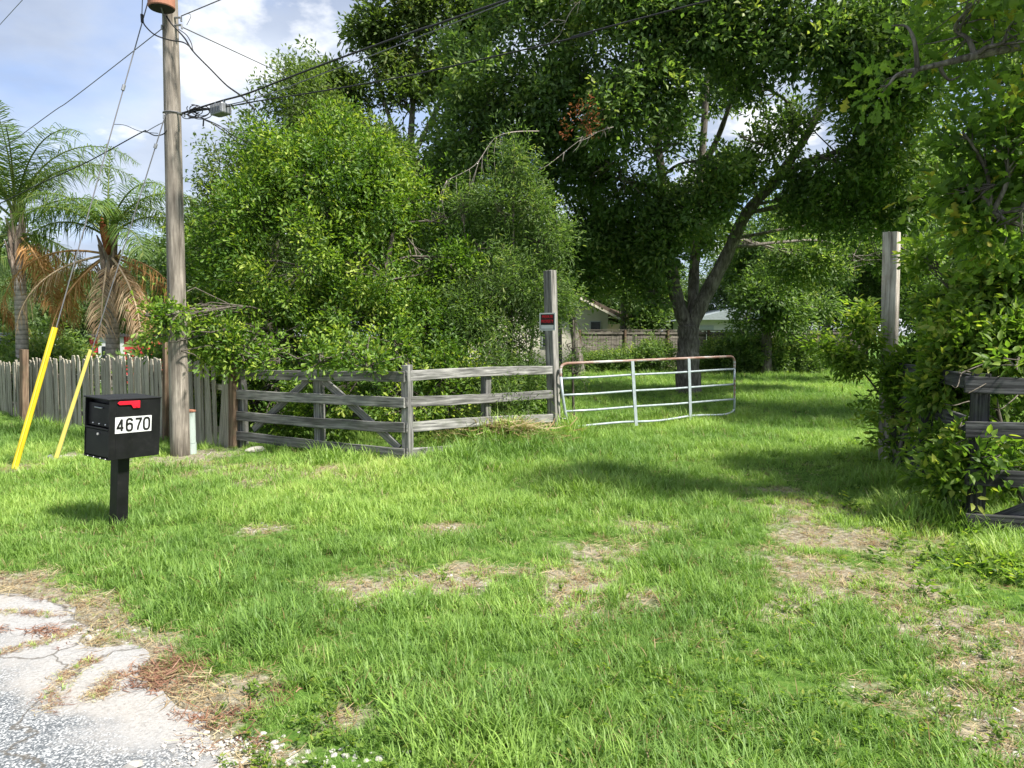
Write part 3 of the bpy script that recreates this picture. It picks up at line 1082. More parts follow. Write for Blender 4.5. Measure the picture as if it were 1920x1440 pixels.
# ------------------------------------------------------------------ mailbox
STROKES = {
    '4': [[(0.36, 0.0), (0.36, 1.0)], [(0.36, 1.0), (0.0, 0.30), (0.0, 0.27), (0.52, 0.27)]],
    '6': [[(0.47, 0.80), (0.45, 0.92), (0.36, 0.985), (0.25, 1.0), (0.13, 0.98), (0.04, 0.90), (0.01, 0.75), (0.0, 0.5), (0.01, 0.22), (0.05, 0.08), (0.14, 0.015), (0.25, 0.0), (0.37, 0.015), (0.46, 0.09), (0.49, 0.22), (0.49, 0.38), (0.46, 0.52), (0.37, 0.585), (0.25, 0.60), (0.13, 0.57), (0.03, 0.46)]],
    '7': [[(0.0, 0.97), (0.5, 0.97), (0.5, 0.90), (0.36, 0.60), (0.26, 0.30), (0.21, 0.0)]],
    '0': [[(0.25, 1.0), (0.12, 0.98), (0.04, 0.89), (0.0, 0.72), (0.0, 0.28), (0.04, 0.11), (0.12, 0.02), (0.25, 0.0), (0.38, 0.02), (0.46, 0.11), (0.5, 0.28), (0.5, 0.72), (0.46, 0.89), (0.38, 0.98), (0.25, 1.0)]],
}


def digit_mesh(ch, h=0.098, wd=0.0185):
    b = MB()
    for li, line in enumerate(STROKES[ch]):
        pts = [Vector(((x - 0.25) * h * 1.02, (y - 0.5) * h, 0)) for x, y in line]
        k = len(b.v)
        z = 0.0004 + 0.0002 * li
        for i, p in enumerate(pts):
            closed = (pts[0] - pts[-1]).length < 1e-6
            a = pts[i - 1] if i else (pts[-2] if closed else p)
            c = pts[i + 1] if i < len(pts) - 1 else (pts[1] if closed else p)
            d1 = (p - a).normalized() if (p - a).length > 1e-9 else (c - p).normalized()
            d2 = (c - p).normalized() if (c - p).length > 1e-9 else d1
            t = (d1 + d2).normalized()
            n = Vector((-t.y, t.x, 0)) * (wd / 2 / max(0.6, t.dot(d2)))
            b.v += [tuple(p - n + Vector((0, 0, z))), tuple(p + n + Vector((0, 0, z)))]
        for i in range(len(pts) - 1):
            b.f.append((k + 2 * i, k + 2 * i + 2, k + 2 * i + 3, k + 2 * i + 1))
    return b.mesh('digit')


def mailbox():
    base = G(222, 990)
    yaw = math.radians(61)
    R = Matrix.Rotation(math.radians(3.6), 3, 'Y') @ Matrix.Rotation(yaw, 3, 'Z')
    root = thing('mailbox', 'black locking mailbox on a square post with white 4670 number plate', 'mailbox', base, rot=R)
    px_m = F / base.y
    zb, hb = 0.615, 0.505
    l, w = 0.46, 0.335
    pw = 0.052
    b = MB(); b.box((-pw, -pw, -0.25), (pw, pw, zb + 0.004)); b.build('post', MATS['black_paint'], root, None, True, bevel=0.004)
    cx, cy = 0.03, 0.02
    I = Matrix.Translation((cx, cy, zb))
    body = MB()
    x0, x1, y0, y1 = -l / 2, l / 2, -w / 2, w / 2
    # shell: hollow hood at the front top, solid look elsewhere
    body.box((x0 + 0.06, y0, 0.0), (x1, y1, hb - 0.012))
    body.box((x0, y0, 0.0), (x0 + 0.06, y0 + 0.008, hb - 0.012))
    body.box((x0, y1 - 0.008, 0.0), (x0 + 0.06, y1, hb - 0.012))
    body.box((x0 + 0.0, y0 + 0.008, 0.0), (x0 + 0.06, y1 - 0.008, 0.012))
    bo = body.build('body', MATS['black_paint'], root, I, True, bevel=0.003)
    b = MB(); b.box((x0 - 0.012, y0 - 0.006, hb - 0.012), (x1 + 0.004, y1 + 0.006, hb)); b.build('lid', MATS['black_paint'], root, I, True, bevel=0.004)
    # upper hopper door, sloping back, with a handle and rivets
    b = MB(); b.box((x0 + 0.022, y0 + 0.014, 0.265), (x0 + 0.06, y1 - 0.014, hb - 0.05))
    ud = b.build('upper_door', MATS['black_dark'], root, I, True, bevel=0.003)
    b = MB(); b.tube([(x0 + 0.012, -0.05, hb - 0.085), (x0 + 0.012, 0.05, hb - 0.085)], 0.006, 8); b.box((x0 + 0.012, -0.04, hb - 0.09), (x0 + 0.024, -0.03, hb - 0.08)); b.box((x0 + 0.012, 0.03, hb - 0.09), (x0 + 0.024, 0.04, hb - 0.08))
    b.build('handle', MATS['steel'], ud, None, True)
    for y in (-0.085, 0.0, 0.085):
        b = MB(); b.tube([(x0 + 0.021, y, 0.285), (x0 + 0.016, y, 0.285)], [0.008, 0.005], 8); b.build('rivet', MATS['rivet_metal'], ud, None, True)
    b = MB(); b.box((x0 - 0.004, y0 + 0.009, 0.245), (x0 + 0.06, y1 - 0.009, 0.257)); b.build('ledge', MATS['black_paint'], root, I, True, bevel=0.002)
    b = MB(); b.box((x0 + 0.006, y0 + 0.012, 0.020), (x0 + 0.059, y1 - 0.012, 0.238))
    ld = b.build('lower_door', MATS['black_paint'], root, I, True, bevel=0.003)
    b = MB(); b.tube([(x0 + 0.006, -0.02, 0.205), (x0 - 0.004, -0.02, 0.205)], 0.011, 12); b.box((x0 - 0.010, -0.022, 0.197), (x0 - 0.004, -0.018, 0.213))
    b.build('lock', MATS['rivet_metal'], ld, None, True)
    for y in (-0.13, -0.06, 0.03, 0.11):
        b = MB(); b.tube([(x0 - 0.001, y, 0.007), (x0 - 0.006, y, 0.007)], [0.006, 0.004], 8); b.build('rivet', MATS['rivet_metal'], root, I, True)
    # flag lying along the top of the number side
    fl = [(-0.168, 0.468), (-0.150, 0.484), (0.030, 0.484), (0.030, 0.423), (-0.030, 0.423), (-0.044, 0.446), (-0.052, 0.454), (-0.150, 0.454)]
    b = MB(); b.poly_prism(fl, y0 - 0.012, y0 - 0.005); fo = b.build('flag', MATS['red_flag'], root, I, True, bevel=0.0015)
    b = MB(); b.tube([(0.0, y0 - 0.016, 0.440), (0.0, y0 + 0.002, 0.440)], 0.009, 10); b.build('pivot', MATS['red_flag'], fo, None, True)
    # number plate
    b = MB(); b.box((-0.180, y0 - 0.003, 0.218), (0.145, y0 - 0.0005, 0.352))
    npl = b.build('number_plate', MATS['white_sticker'], root, I, True)
    Rt = Matrix.Rotation(math.pi / 2, 4, 'X')
    for ch, x in zip('4670', (-0.135, -0.056, 0.022, 0.099)):
        me = digit_mesh(ch)
        link('digit', me, MATS['ink_black'], npl, Matrix.Translation((x, y0 - 0.0040, 0.285)) @ Rt, True)


mailbox()

# ------------------------------------------------------------------ utility pole, guys, cables
PB = G(338, 853)
PY = PB.y


def pole_x(py):
    return 338 + (318.5 - 338) * (853 - py) / 853.0


def pole():
    root = thing('utility_pole', 'weathered round timber utility pole with rusty transformer', 'utility pole', PB)
    pts, rad = [], []
    r = random.Random(2)
    ys = [853, 700, 560, 420, 280, 140, 20, -120, -300, -480]
    for i, py in enumerate(ys):
        p = P(pole_x(py), py, PY)
        if i == 0:
            p.z = PB.z - 0.3
        pts.append(p); rad.append(0.128 - 0.045 * i / 9.0 + r.uniform(-.001, .001))
    # local frame with grain along X
    M, Lg = frame_to(pts[0], pts[-1], (0, -1, 0))
    Mi = M.inverted()
    b = MB(); b.tube([Mi @ p for p in catmull(pts, 2)], np.interp(np.linspace(0, 1, 19), np.linspace(0, 1, 10), rad), 20)
    b.build('shaft', MATS['pole_wood'], root, M, smooth=True)
    # transformer can on the near left side
    c = P(303, 16, PY - 0.30)
    b = MB(); b.tube([c, c + Vector((0, 0, 0.012)), c + Vector((0, 0, 0.05)), c + Vector((0, 0, 0.95)), c + Vector((0, 0, 1.0))], [0.155, 0.162, 0.162, 0.162, 0.12], 28)
    t = b.build('transformer', MATS['tank_rust'], root, smooth=False)
    b = MB(); b.tube([c + Vector((0, 0, -0.006)), c + Vector((0, 0, 0.002))], 0.150, 28); b.build('tank_bottom', MATS['tank_dark'], t)
    b = MB(); b.tube([c + Vector((0.02, -0.165, 0.95)), c + Vector((0.035, -0.175, 0.1)), P(311, 45, PY - 0.16)], 0.009, 6); b.build('ground_lead', MATS['cable_grey'], t)
    for dz in (0.25, 0.75):
        a = c + Vector((0, 0, dz)); q = Vector((P(pole_x(0), 0, PY).x, PY, a.z))
        MB().tube([a, q], 0.03, 8).build('bracket', MATS['steel'], root)
    for px, py, px2 in ((331, 33, 340), (333, 47, 341), (337, 212, 346), (311, 48, 303), (312, 215, 307)):
        a = P(pole_x(py), py, PY - 0.02); q = P(px2, py, PY - 0.10)
        MB().tube([a, q, q + Vector((0, 0, -0.05))], 0.014, 6).build('hook', MATS['steel'], root)
    ring = P(pole_x(213), 213, PY)
    MB().tube([ring + Vector((math.cos(t) * 0.113, math.sin(t) * 0.113, 0)) for t in [i * math.pi / 10 for i in range(21)]], 0.010, 6, False).build('strap', MATS['cable_grey'], root)


pole()


def cable(label, pts, r=0.008, mat='cable_black', name='overhead_cable', k=8, group=None, cat='cable'):
    pp = catmull(pts, k)
    o = MB().tube(pp, r, 6).build(name, MATS[mat], smooth=True)
    setp(o, label, cat, group)
    return o


def guy(top, gtop, base, mat, label, double=False):
    B = G(*base)
    T = P(top[0], top[1], PY - 0.1)
    # guard top lies on the straight line pole-anchor
    root = thing('guy_wire', label, 'guy wire', B)
    b = MB(); b.tube([B - Vector((0, 0, 0.08)), T], 0.007, 6); b.build('strand', MATS['cable_grey'], root)
    d = ray(*gtop); o = Vector((0, 0, CAMH))
    # closest parameter along B-T to the guard-top ray
    best = min((i / 400 for i in range(400)), key=lambda s: ((B.lerp(T, s) - o) - d * ((B.lerp(T, s) - o).dot(d) / d.dot(d))).length)
    E = B.lerp(T, best)
    if double:
        side = (E - B).normalized().cross(Vector((0, 1, 0))).normalized()
        b = MB(); b.tube([B + side * 0.016, E + side * 0.016], [0.021, 0.020], 10); g = b.build('guard', MATS[mat], root)
        b = MB(); b.tube([B - side * 0.017, E - side * 0.017], [0.021, 0.020], 10); b.build('guard', MATS[mat], root)
        b = MB(); b.tube([B + Vector((0, -0.022, 0)), E + Vector((0, -0.022, 0))], 0.004, 6); b.build('seam', MATS['faded_yellow'], g)
    else:
        b = MB(); b.tube([B, E], [0.028, 0.022], 12); b.build('guard', MATS[mat], root)
        b = MB(); b.tube([B + Vector((-0.03, -0.03, -0.03)), B + Vector((-0.05, -0.06, 0.05))], 0.03, 8); b.build('anchor_eye', MATS['steel'], root)
    for s in (0.80,) if double else (0.9,):
        p = B.lerp(T, s); q = B.lerp(T, s + 0.012)
        b = MB(); b.tube([p, q], 0.022, 8); b.build('clamp', MATS['steel'], root)


guy((277, 5), (103, 613), (27, 884), 'yellow_guard', 'guy wire in a bright yellow ribbed guard leaning up to the pole', True)
guy((311, 213), (163, 655), (105, 862), 'faded_yellow', 'guy wire in a thinner faded yellow guard beside the mailbox')

# road-parallel direction for the long spans
RD = Vector((0.865, -0.50, 0))


def span_pt(px, py, off=0.0):
    """point of the vertical plane through the pole along the road that shows at this pixel"""
    n = Vector((RD.y, -RD.x, 0))
    d = ray(px, py); o = Vector((0, 0, CAMH))
    pb = Vector((PB.x, PB.y, 0)) + n * off
    s = (pb - o).dot(n) / d.dot(n)
    return o + d * s


def ext(a, b, k):
    return b + (b - a).normalized() * k


def cables():
    J = P(342, 212, PY - 0.1)
    a, b = span_pt(640, 108), span_pt(950, 0)
    cable('thick black telecom cable rising over the green tree to the right', [J, span_pt(412, 190), span_pt(462, 176), span_pt(540, 146), a, span_pt(800, 51), b, ext(a, b, 12)], 0.011)
    a, b = span_pt(700, 103), span_pt(905, 22)
    cable('thin cable strung just under the thick telecom cable', [J, span_pt(430, 196), span_pt(500, 178), span_pt(600, 140), a, b, ext(a, b, 12)], 0.006, 'cable_grey')
    a, b = span_pt(900, 112), span_pt(1310, 6)
    cable('black cable crossing low in front of the dark oak foliage', [J, span_pt(425, 200), span_pt(480, 190), span_pt(620, 168), span_pt(760, 143), a, span_pt(1100, 65), b, ext(a, b, 12)], 0.008)
    # left-hand spans
    a, b = P(306, 52, PY - 0.1), span_pt(0, 283)
    cable('bare conductor sloping down from the pole above the palms', [a, a.lerp(b, 0.5) - Vector((0, 0, 0.03)), b, ext(a, b, 14)], 0.006, 'cable_grey')
    a = P(313, 244, PY - 0.1); 
    cable('black service cable looping off the pole towards the left palm', [a, P(305, 252, PY - 0.1), P(290, 254, PY), span_pt(274, 247), span_pt(262, 250), span_pt(165, 303), span_pt(80, 342), span_pt(0, 381), span_pt(-140, 440)], 0.008)
    cable('thin grey tie wire between the guy strand and service cable', [span_pt(214, 233), span_pt(235, 235), span_pt(262, 246), span_pt(296, 250)], 0.005, 'cable_grey')
    cable('short grey wire from service cable up to the pole strap', [span_pt(274, 247), span_pt(293, 236), P(313, 226, PY - 0.1)], 0.005, 'cable_grey')
    a, b = P(42, 0, 13.5), P(0, 46, 14.5)
    cable('high wire crossing the sky beyond the palm tops', [P(90, -52, 12.5), a, b, ext(a, b, 15)], 0.006, 'cable_grey')
    a, b = P(340, 30, PY - 0.1), P(412, 0, PY - 0.9)
    cable('wire leaving the pole top beside the transformer', [a, b, ext(a, b, 8)], 0.007, 'cable_grey')
    cable('short wire tail hanging from the upper clamp', [P(352, 25, PY - 0.2), P(358, 30, PY - 0.2), P(350, 47, PY - 0.2)], 0.004, 'cable_grey')
    a, b = P(340, 50, PY - 0.1), P(525, 136, PY + 5)
    cable('straight service wire running from pole into the olive tree', [a, b, ext(a, b, 4)], 0.008, 'cable_grey')
    cable('black drop lead curving from transformer down to the cables', [P(312, 30, PY - 0.2), P(322, 45, PY - 0.2), P(345, 70, PY - 0.2), P(362, 96, PY - 0.25), P(395, 130, PY - 0.4), P(425, 160, PY - 0.5), P(455, 182, PY - 0.65), P(478, 206, PY - 0.7)], 0.011)
    cable('black jumper loop hanging from the guy across the pole', [P(267, 36, PY - 0.25), P(272, 48, PY - 0.25), P(290, 65, PY - 0.25), P(318, 75, PY - 0.25), P(345, 80, PY - 0.25), P(362, 94, PY - 0.25)], 0.009)
    cable('second thin lead looping beside the pole top', [P(335, 55, PY - 0.16), P(350, 66, PY - 0.22), P(359, 82, PY - 0.24), P(361, 95, PY - 0.25)], 0.006)
    cable('wire down from the sky to the insulator on the guy', [P(269, -60, PY - 0.25), P(267, 0, PY - 0.25), P(266, 28, PY - 0.25)], 0.006, 'cable_grey')
    o = MB().tube([P(266, 27, PY - 0.25), P(267, 42, PY - 0.25)], 0.02, 8).build('wire_clamp', MATS['cable_black']); setp(o, 'black clamp gripping the guy beside the transformer', 'clamp')
    cable('twin drop wire falling into the bright green tree', [span_pt(380, 222), span_pt(408, 238), P(432, 256, PY - 0.2), P(452, 272, PY + 0.6)], 0.006)
    cable('drop wire ending with a pale tail above the tree', [span_pt(380, 222), span_pt(412, 236), P(440, 256, PY - 0.2), P(476, 270, PY + 0.4)], 0.006)
    cable('faint wire running past the drop wires to the tree', [span_pt(380, 224), span_pt(420, 240), P(465, 252, PY + 0.5)], 0.004, 'cable_grey')
    # coil of slack at the pole
    b = MB(); rr = random.Random(8)
    for k in range(9):
        c = span_pt(rr.uniform(352, 392), rr.uniform(203, 216)); rad = rr.uniform(0.035, 0.10); ph = rr.uniform(0, 6)
        tilt = rr.uniform(-0.6, 0.6)
        b.tube([c + Vector((math.cos(t + ph) * rad * 1.6, math.sin(t) * rad * tilt, math.sin(t + ph) * rad * 0.8)) for t in [i * math.pi / 8 for i in range(15)]], 0.006, 5)
    b.tube([J, span_pt(352, 208), span_pt(385, 203), span_pt(396, 204)], 0.007, 5)
    b.tube([J, span_pt(360, 218), span_pt(382, 222)], 0.007, 5)
    b.tube([span_pt(382, 222), span_pt(381, 237)], 0.010, 5)
    o = b.build('cable_coil', MATS['cable_black'], smooth=True); setp(o, 'tangled slack coils of black cable beside the pole', 'cable coil')
    # terminal box on the strand
    c = span_pt(413, 205)
    x = (span_pt(430, 197) - span_pt(396, 207)).normalized()
    y = Vector((x.y, -x.x, 0)).normalized(); z = x.cross(y)
    if z.z < 0: z = -z
    R = Matrix((x, y, z)).transposed()
    root = thing('terminal_box', 'grey aluminium terminal box hanging on the telecom cable', 'terminal box', c - z * 0.07, rot=R)
    b = MB(); b.box((-0.115, -0.07, 0.0), (0.115, 0.07, 0.13)); b.build('housing', MATS['aluminium_box'], root, None, True, bevel=0.015)
    b = MB()
    for k in range(7):
        b.box((-0.095 + k * 0.03, -0.08, 0.02), (-0.088 + k * 0.03, 0.08, 0.115))
    b.build('fins', MATS['aluminium_box'], root, None, True)
    b = MB(); b.box((-0.10, -0.085, 0.008), (0.10, -0.069, 0.10)); b.build('cover', MATS['tank_dark'], root, None, True)
    for xx in (-0.08, 0.08):
        b = MB(); b.box((xx - 0.01, -0.01, 0.125), (xx + 0.01, 0.01, 0.175)); b.build('hanger', MATS['steel'], root, None, True)


cables()


def pedestal():
    p = G(357, 850)
    p.y += 0.0
    root = thing('utility_pedestal', 'pale green metal utility pedestal standing against the pole foot', 'pedestal', p)
    h = P(357, 768, p.y).z - p.z
    b = MB(); b.tube([(0, 0, -0.1), (0, 0, h * 0.24)], 0.083, 20); b.build('base', MATS['pedestal_green'], root, None, True)
    b = MB(); b.tube([(0, 0, h * 0.24), (0, 0, h * 0.25), (0, 0, h * 0.95), (0, 0, h * 0.96)], [0.07, 0.077, 0.077, 0.06], 20); b.build('cover', MATS['pedestal_green'], root, None, True)
    b = MB(); b.tube([(0, 0, h * 0.955), (0, 0, h * 0.985), (0, 0, h)], [0.086, 0.088, 0.05], 20); b.build('cap', MATS['tank_rust'], root, None, True)
    b = MB(); b.box((0.012, -0.083, h * 0.55), (0.024, -0.072, h * 0.72)); b.build('latch_slot', MATS['tank_dark'], root, None, True)
    b = MB(); b.box((-0.086, -0.03, -0.02), (-0.072, 0.03, h * 0.93)); b.build('flange', MATS['galvanized'], root, None, True)


pedestal()


# ------------------------------------------------------------------ sheds, houses and the back fence
def low_shed():
    Y = 24.0
    a, b = P(168, 640, Y), P(276, 640, Y)
    L = b.x - a.x; h = P(200, 631, Y).z
    root = thing('garden_shed', 'low red and white shed behind the paling fence', 'shed', Vector((a.x, Y, 0)))
    m = MB(); m.box((0, 0, -0.1), (L, 2.2, h)); m.build('wall', MATS['shed_red'], root, None, True)
    m = MB(); m.box((L * 0.155, -0.03, -0.05), (L * 0.60, 0.0, h - 0.01)); wp = m.build('white_panel', MATS['shed_white'], root, None, True)
    m = MB(); m.box((L * 0.22, -0.045, 0.25), (L * 0.46, -0.028, h * 0.80)); m.build('doorway', MATS['window_dark'], root, None, True)
    m = MB(); m.box((L * 0.91, -0.015, h * 0.15), (L * 0.965, 0.01, h * 0.62)); m.build('window', MATS['window_dark'], root, None, True)
    m = MB(); m.box((-0.1, -0.12, h), (L + 0.1, 2.3, h + 0.08)); m.build('roof', MATS['shed_roof'], root, None, True)


low_shed()


def white_shed():
    Y = 19.0
    b = P(28, 640, Y); h = P(10, 626, Y).z
    root = thing('storage_shed', 'plain white shed wall above the far end of the paling fence', 'shed', Vector((b.x, Y, 0)))
    m = MB(); m.box((-2.4, 0, -0.1), (0, 1.8, h)); m.build('wall', MATS['shed_white'], root, None, True)
    m = MB()
    for k in range(9):
        m.box((-2.3 + k * 0.27, -0.012, 0.0), (-2.285 + k * 0.27, 0.002, h - 0.04))
    m.build('batten', MATS['shed_white'], root, None, True)
    m = MB(); m.box((-2.5, -0.06, h), (0.06, 1.9, h + 0.03)); m.build('roof', MATS['galvanized'], root, None, True)


white_shed()


def house():
    Y = 38.0
    r = P(1140, 600, Y)
    hw = 2.75
    x1 = r.x; x0 = x1 - 7.2
    root = thing('house', 'cream stucco house with a brown gable roof beyond the back fence', 'house', Vector((x1, Y, 0)))
    T = Matrix.Translation((-x1, -Y, 0))
    xm = (x0 + x1) / 2; hr = 4.6
    b = MB(); b.poly_prism([(x0, -0.1), (x1, -0.1), (x1, hw), (xm, hr), (x0, hw)], Y, Y + 9); b.build('wall', MATS['cream_stucco'], root, T, True)
    for s in (0, 1):
        xe = x1 + 0.55 if s else x0 - 0.55
        ze = hw - 0.55 * (hr - hw) / (x1 - xm) 
        b = MB(); b.poly_prism([(xm, hr + 0.02), (xe, ze + 0.02), (xe, ze + 0.22), (xm, hr + 0.22)], Y - 0.6, Y + 9.6); b.build('roof', MATS['roof_shingle'], root, T, True)
        b = MB(); b.poly_prism([(xm, hr - 0.10), (xe, ze - 0.10), (xe, ze + 0.018), (xm, hr + 0.018)], Y - 0.63, Y - 0.55); b.build('fascia', MATS['cream_stucco'], root, T, True)
    for xa in (x1 - 0.95, x1 - 3.4):
        b = MB(); b.box((xa, Y - 0.06, 1.0), (xa + 0.6, Y - 0.005, 2.35)); w = b.build('window', MATS['shed_white'], root, T, True)
        b = MB(); b.box((xa + 0.06, Y - 0.08, 1.06), (xa + 0.54, Y - 0.058, 2.29)); b.build('pane', MATS['window_dark'], w, None, True)
    # lower wing
    x2 = P(1215, 610, Y).x
    b = MB(); b.box((x1, Y + 1.5, -0.1), (x2, Y + 8, 2.2)); b.build('wing_wall', MATS['cream_stucco'], root, T, True)
    b = MB(); b.poly_prism([(x1, 2.9), (x2 + 0.5, 2.1), (x2 + 0.5, 2.3), (x1, 3.1)], Y + 1.0, Y + 8.6); b.build('wing_roof', MATS['roof_shingle'], root, T, True)


house()


def white_house():
    Y = 46.0
    a = P(1302, 600, Y)
    root = thing('house', 'white house glimpsed between the forked oak trunk and shrubs', 'house', Vector((a.x, Y, 0)))
    b = MB(); b.box((0, 0, -0.1), (6.0, 6, 2.6)); b.build('wall', MATS['shed_white'], root, None, True)
    b = MB(); b.box((0.35, -0.05, 1.9), (1.2, 0.0, 2.2)); w = b.build('window', MATS['galvanized'], root, None, True)
    b = MB(); b.poly_prism([(-0.5, 2.55), (6.5, 2.55), (3.0, 3.4)], -0.5, 6.5); b.build('roof', MATS['galvanized'], root, None, True)


white_house()


def back_fence():
    Y = 33.0
    a, b = P(1085, 627, Y), P(1625, 627, Y + 8)
    root = thing('board_fence', 'tall grey privacy fence darkened for tree shade in front of the houses', 'fence', Vector((a.x, a.y, 0)))
    d = Vector((b.x - a.x, b.y - a.y, 0)); L = d.length; d.normalize(); n = Vector((d.y, -d.x, 0))
    M = Matrix((d, -n, Vector((0, 0, 1)))).transposed().to_4x4(); M.translation = (a.x, a.y, 0)
    r = random.Random(4)
    m = MB(); s = 0
    while s < L:
        w = 0.145
        if r.random() > 0.03:
            h = 1.80 + r.uniform(-0.04, 0.03)
            m.box((s, r.uniform(-0.008, 0.008), -0.05), (s + w - 0.012, 0.018 + r.uniform(0, 0.01), h))
        s += w
    # grain runs along the boards: use the mesh's own frame turned so X is up
    o = m.build('boards', MATS['shaded_back_board'], root, M); setp(o, kind='stuff')
    k = 0.0
    while k <= L:
        m = MB(); m.box((k - 0.05, -0.11, -0.2), (k + 0.05, -0.012, 1.86)); m.build('post', MATS['brown_post'], root, M)
        k += 2.44
    m = MB(); m.box((0, -0.05, 1.66), (L, -0.012, 1.75)); m.build('rail', MATS['shaded_back_board'], root, M)
    m = MB(); m.box((-0.02, -0.03, 1.832), (L, 0.06, 1.872)); m.build('cap_rail', MATS['shaded_back_board'], root, M)


back_fence()

# ------------------------------------------------------------------ foliage
LEAF = {
    'rhomb': ([(0, 0, 0), (0.45, 0.5, 0.10), (1, 0, -0.05), (0.45, -0.5, 0.10)], [(0, 1, 2), (0, 2, 3)]),
    'obov': ([(0, 0, 0), (0.40, 0.30, 0.07), (0.74, 0.5, 0.12), (1, 0, -0.06), (0.74, -0.5, 0.12), (0.40, -0.30, 0.07)], [(0, 3, 2, 1), (0, 5, 4, 3)]),
    'lance': ([(0, 0, 0), (0.30, 0.5, 0.06), (0.65, 0.38, 0.04), (1, 0, -0.10), (0.65, -0.38, 0.04), (0.30, -0.5, 0.06)], [(0, 3, 2, 1), (0, 5, 4, 3)]),
    'oak': ([(0, 0, 0), (0.20, 0.10, 0.02), (0.36, 0.36, 0.07), (0.48, 0.16, 0.03), (0.66, 0.5, 0.10), (0.78, 0.26, 0.04), (0.93, 0.34, 0.0), (1, 0, -0.06),
             (0.93, -0.34, 0.0), (0.78, -0.26, 0.04), (0.66, -0.5, 0.10), (0.48, -0.16, 0.03), (0.36, -0.36, 0.07), (0.20, -0.10, 0.02)],
            [(7, 6, 5, 4, 3, 2, 1, 0), (0, 13, 12, 11, 10, 9, 8, 7)]),
}


def unit(a):
    return a / (np.linalg.norm(a, axis=1, keepdims=True) + 1e-9)


def leaf_mesh(name, pos, d, n, L, W, shape, tint):
    tv, tf = LEAF[shape]
    tv = np.array(tv)
    d = unit(d)
    n = n - d * np.sum(n * d, 1, keepdims=True)
    n = unit(n)
    s = np.cross(n, d)
    k = len(tv)
    V = (pos[:, None, :] + d[:, None, :] * (tv[None, :, 0:1] * L[:, None, None]) + s[:, None, :] * (tv[None, :, 1:2] * W[:, None, None])
         + n[:, None, :] * (tv[None, :, 2:3] * L[:, None, None])).reshape(-1, 3)
    base = (np.arange(len(pos)) * k)[:, None]
    flat = np.concatenate([np.array(f) for f in tf])
    F_ = (base + flat[None, :]).ravel()
    sizes = np.tile([len(f) for f in tf], len(pos))
    me = mesh_np(name, V, F_, sizes)
    a = me.attributes.new('tint', 'FLOAT', 'FACE')
    a.data.foreach_set('value', np.repeat(np.clip(tint, 0, 1), len(tf)).astype(np.float32))
    return me


def lb(px, py, Y, rpx, sz=0.85, sd=1.0):
    r = rpx * Y / F
    return (P(px, py, Y), np.array([r, r * sd, r * sz]))


def sample_clusters(lobes, n, rng, gap, gscale, shell=2.4, lump=0.6):
    w = np.array([np.prod(r) ** (2.2 / 3) for _, r in lobes]); w /= w.sum()
    m = int(n * 3.2)
    li = rng.choice(len(lobes), m, p=w)
    C = np.array([list(c) for c, _ in lobes])[li]; R = np.array([r for _, r in lobes])[li]
    u = unit(rng.normal(size=(m, 3)))
    rad = rng.rand(m, 1) ** (1 / shell)
    lump = (1.0 - lump * 0.45) + lump * fbm(u * 1.9 + li[:, None] * 7.3, 3, 2)[:, None]
    p = C + u * R * rad * lump
    sh = rng.rand(m, 1) < 0.16
    p = p + np.where(sh, (u * 0.45 + np.array([0, 0, 0.55])) * R * 0.6 * rng.rand(m, 1) ** 1.5, 0)
    keep = fbm(p / gscale, 77, 2) > gap
    keep &= p[:, 2] > 0.05
    p, u, li = p[keep][:n], u[keep][:n], li[keep][:n]
    return p, u, li


def foliage(name, lobes, n, per, ll, lw, shape, mat, rng, parent, spray=0.42, gap=0.42, gscale=0.7, mu=0.42, droop=0.1, shell=2.4, flat=0.8, part='crown', sig=0.17, lump=0.6):
    p, u, li = sample_clusters(lobes, n, rng, gap, gscale, shell, lump)
    n = len(p)
    up = np.array([0, 0, 1.0])
    ax = unit(u * 0.8 + up * 0.30 + rng.normal(size=(n, 3)) * 0.45)
    ct = rng.normal(mu, sig, n) + (fbm(p / 1.5, 5, 2) - 0.5) * 0.5
    k = per
    A = np.repeat(ax, k, 0); C = np.repeat(p, k, 0); U = np.repeat(u, k, 0)
    m = len(A)
    t = rng.rand(m, 1)
    rho = rng.normal(size=(m, 3)); rho = unit(rho - A * np.sum(rho * A, 1, keepdims=True))
    sp = np.repeat(spray * rng.uniform(0.65, 1.35, n), k)[:, None]
    pos = C + A * (t - 0.35) * sp + rho * sp * 0.36 * rng.rand(m, 1) * (1.15 - 0.5 * t)
    d = unit(A * 0.65 + rho * 0.75 - up * droop + rng.normal(size=(m, 3)) * 0.25)
    nn = unit(up * flat + U * 0.35 + rng.normal(size=(m, 3)) * 0.55)
    L = ll * rng.uniform(0.65, 1.25, m); W = lw * rng.uniform(0.7, 1.2, m)
    tint = np.repeat(ct, k) + rng.normal(0, 0.12, m) + (t[:, 0] - 0.5) * 0.22
    ok = pos[:, 2] > 0.02
    me = leaf_mesh(name, pos[ok], d[ok], nn[ok], L[ok], W[ok], shape, tint[ok])
    Mi = world_of(parent).inverted()
    o = link(part, me, MATS[mat], parent)
    return o, p, li


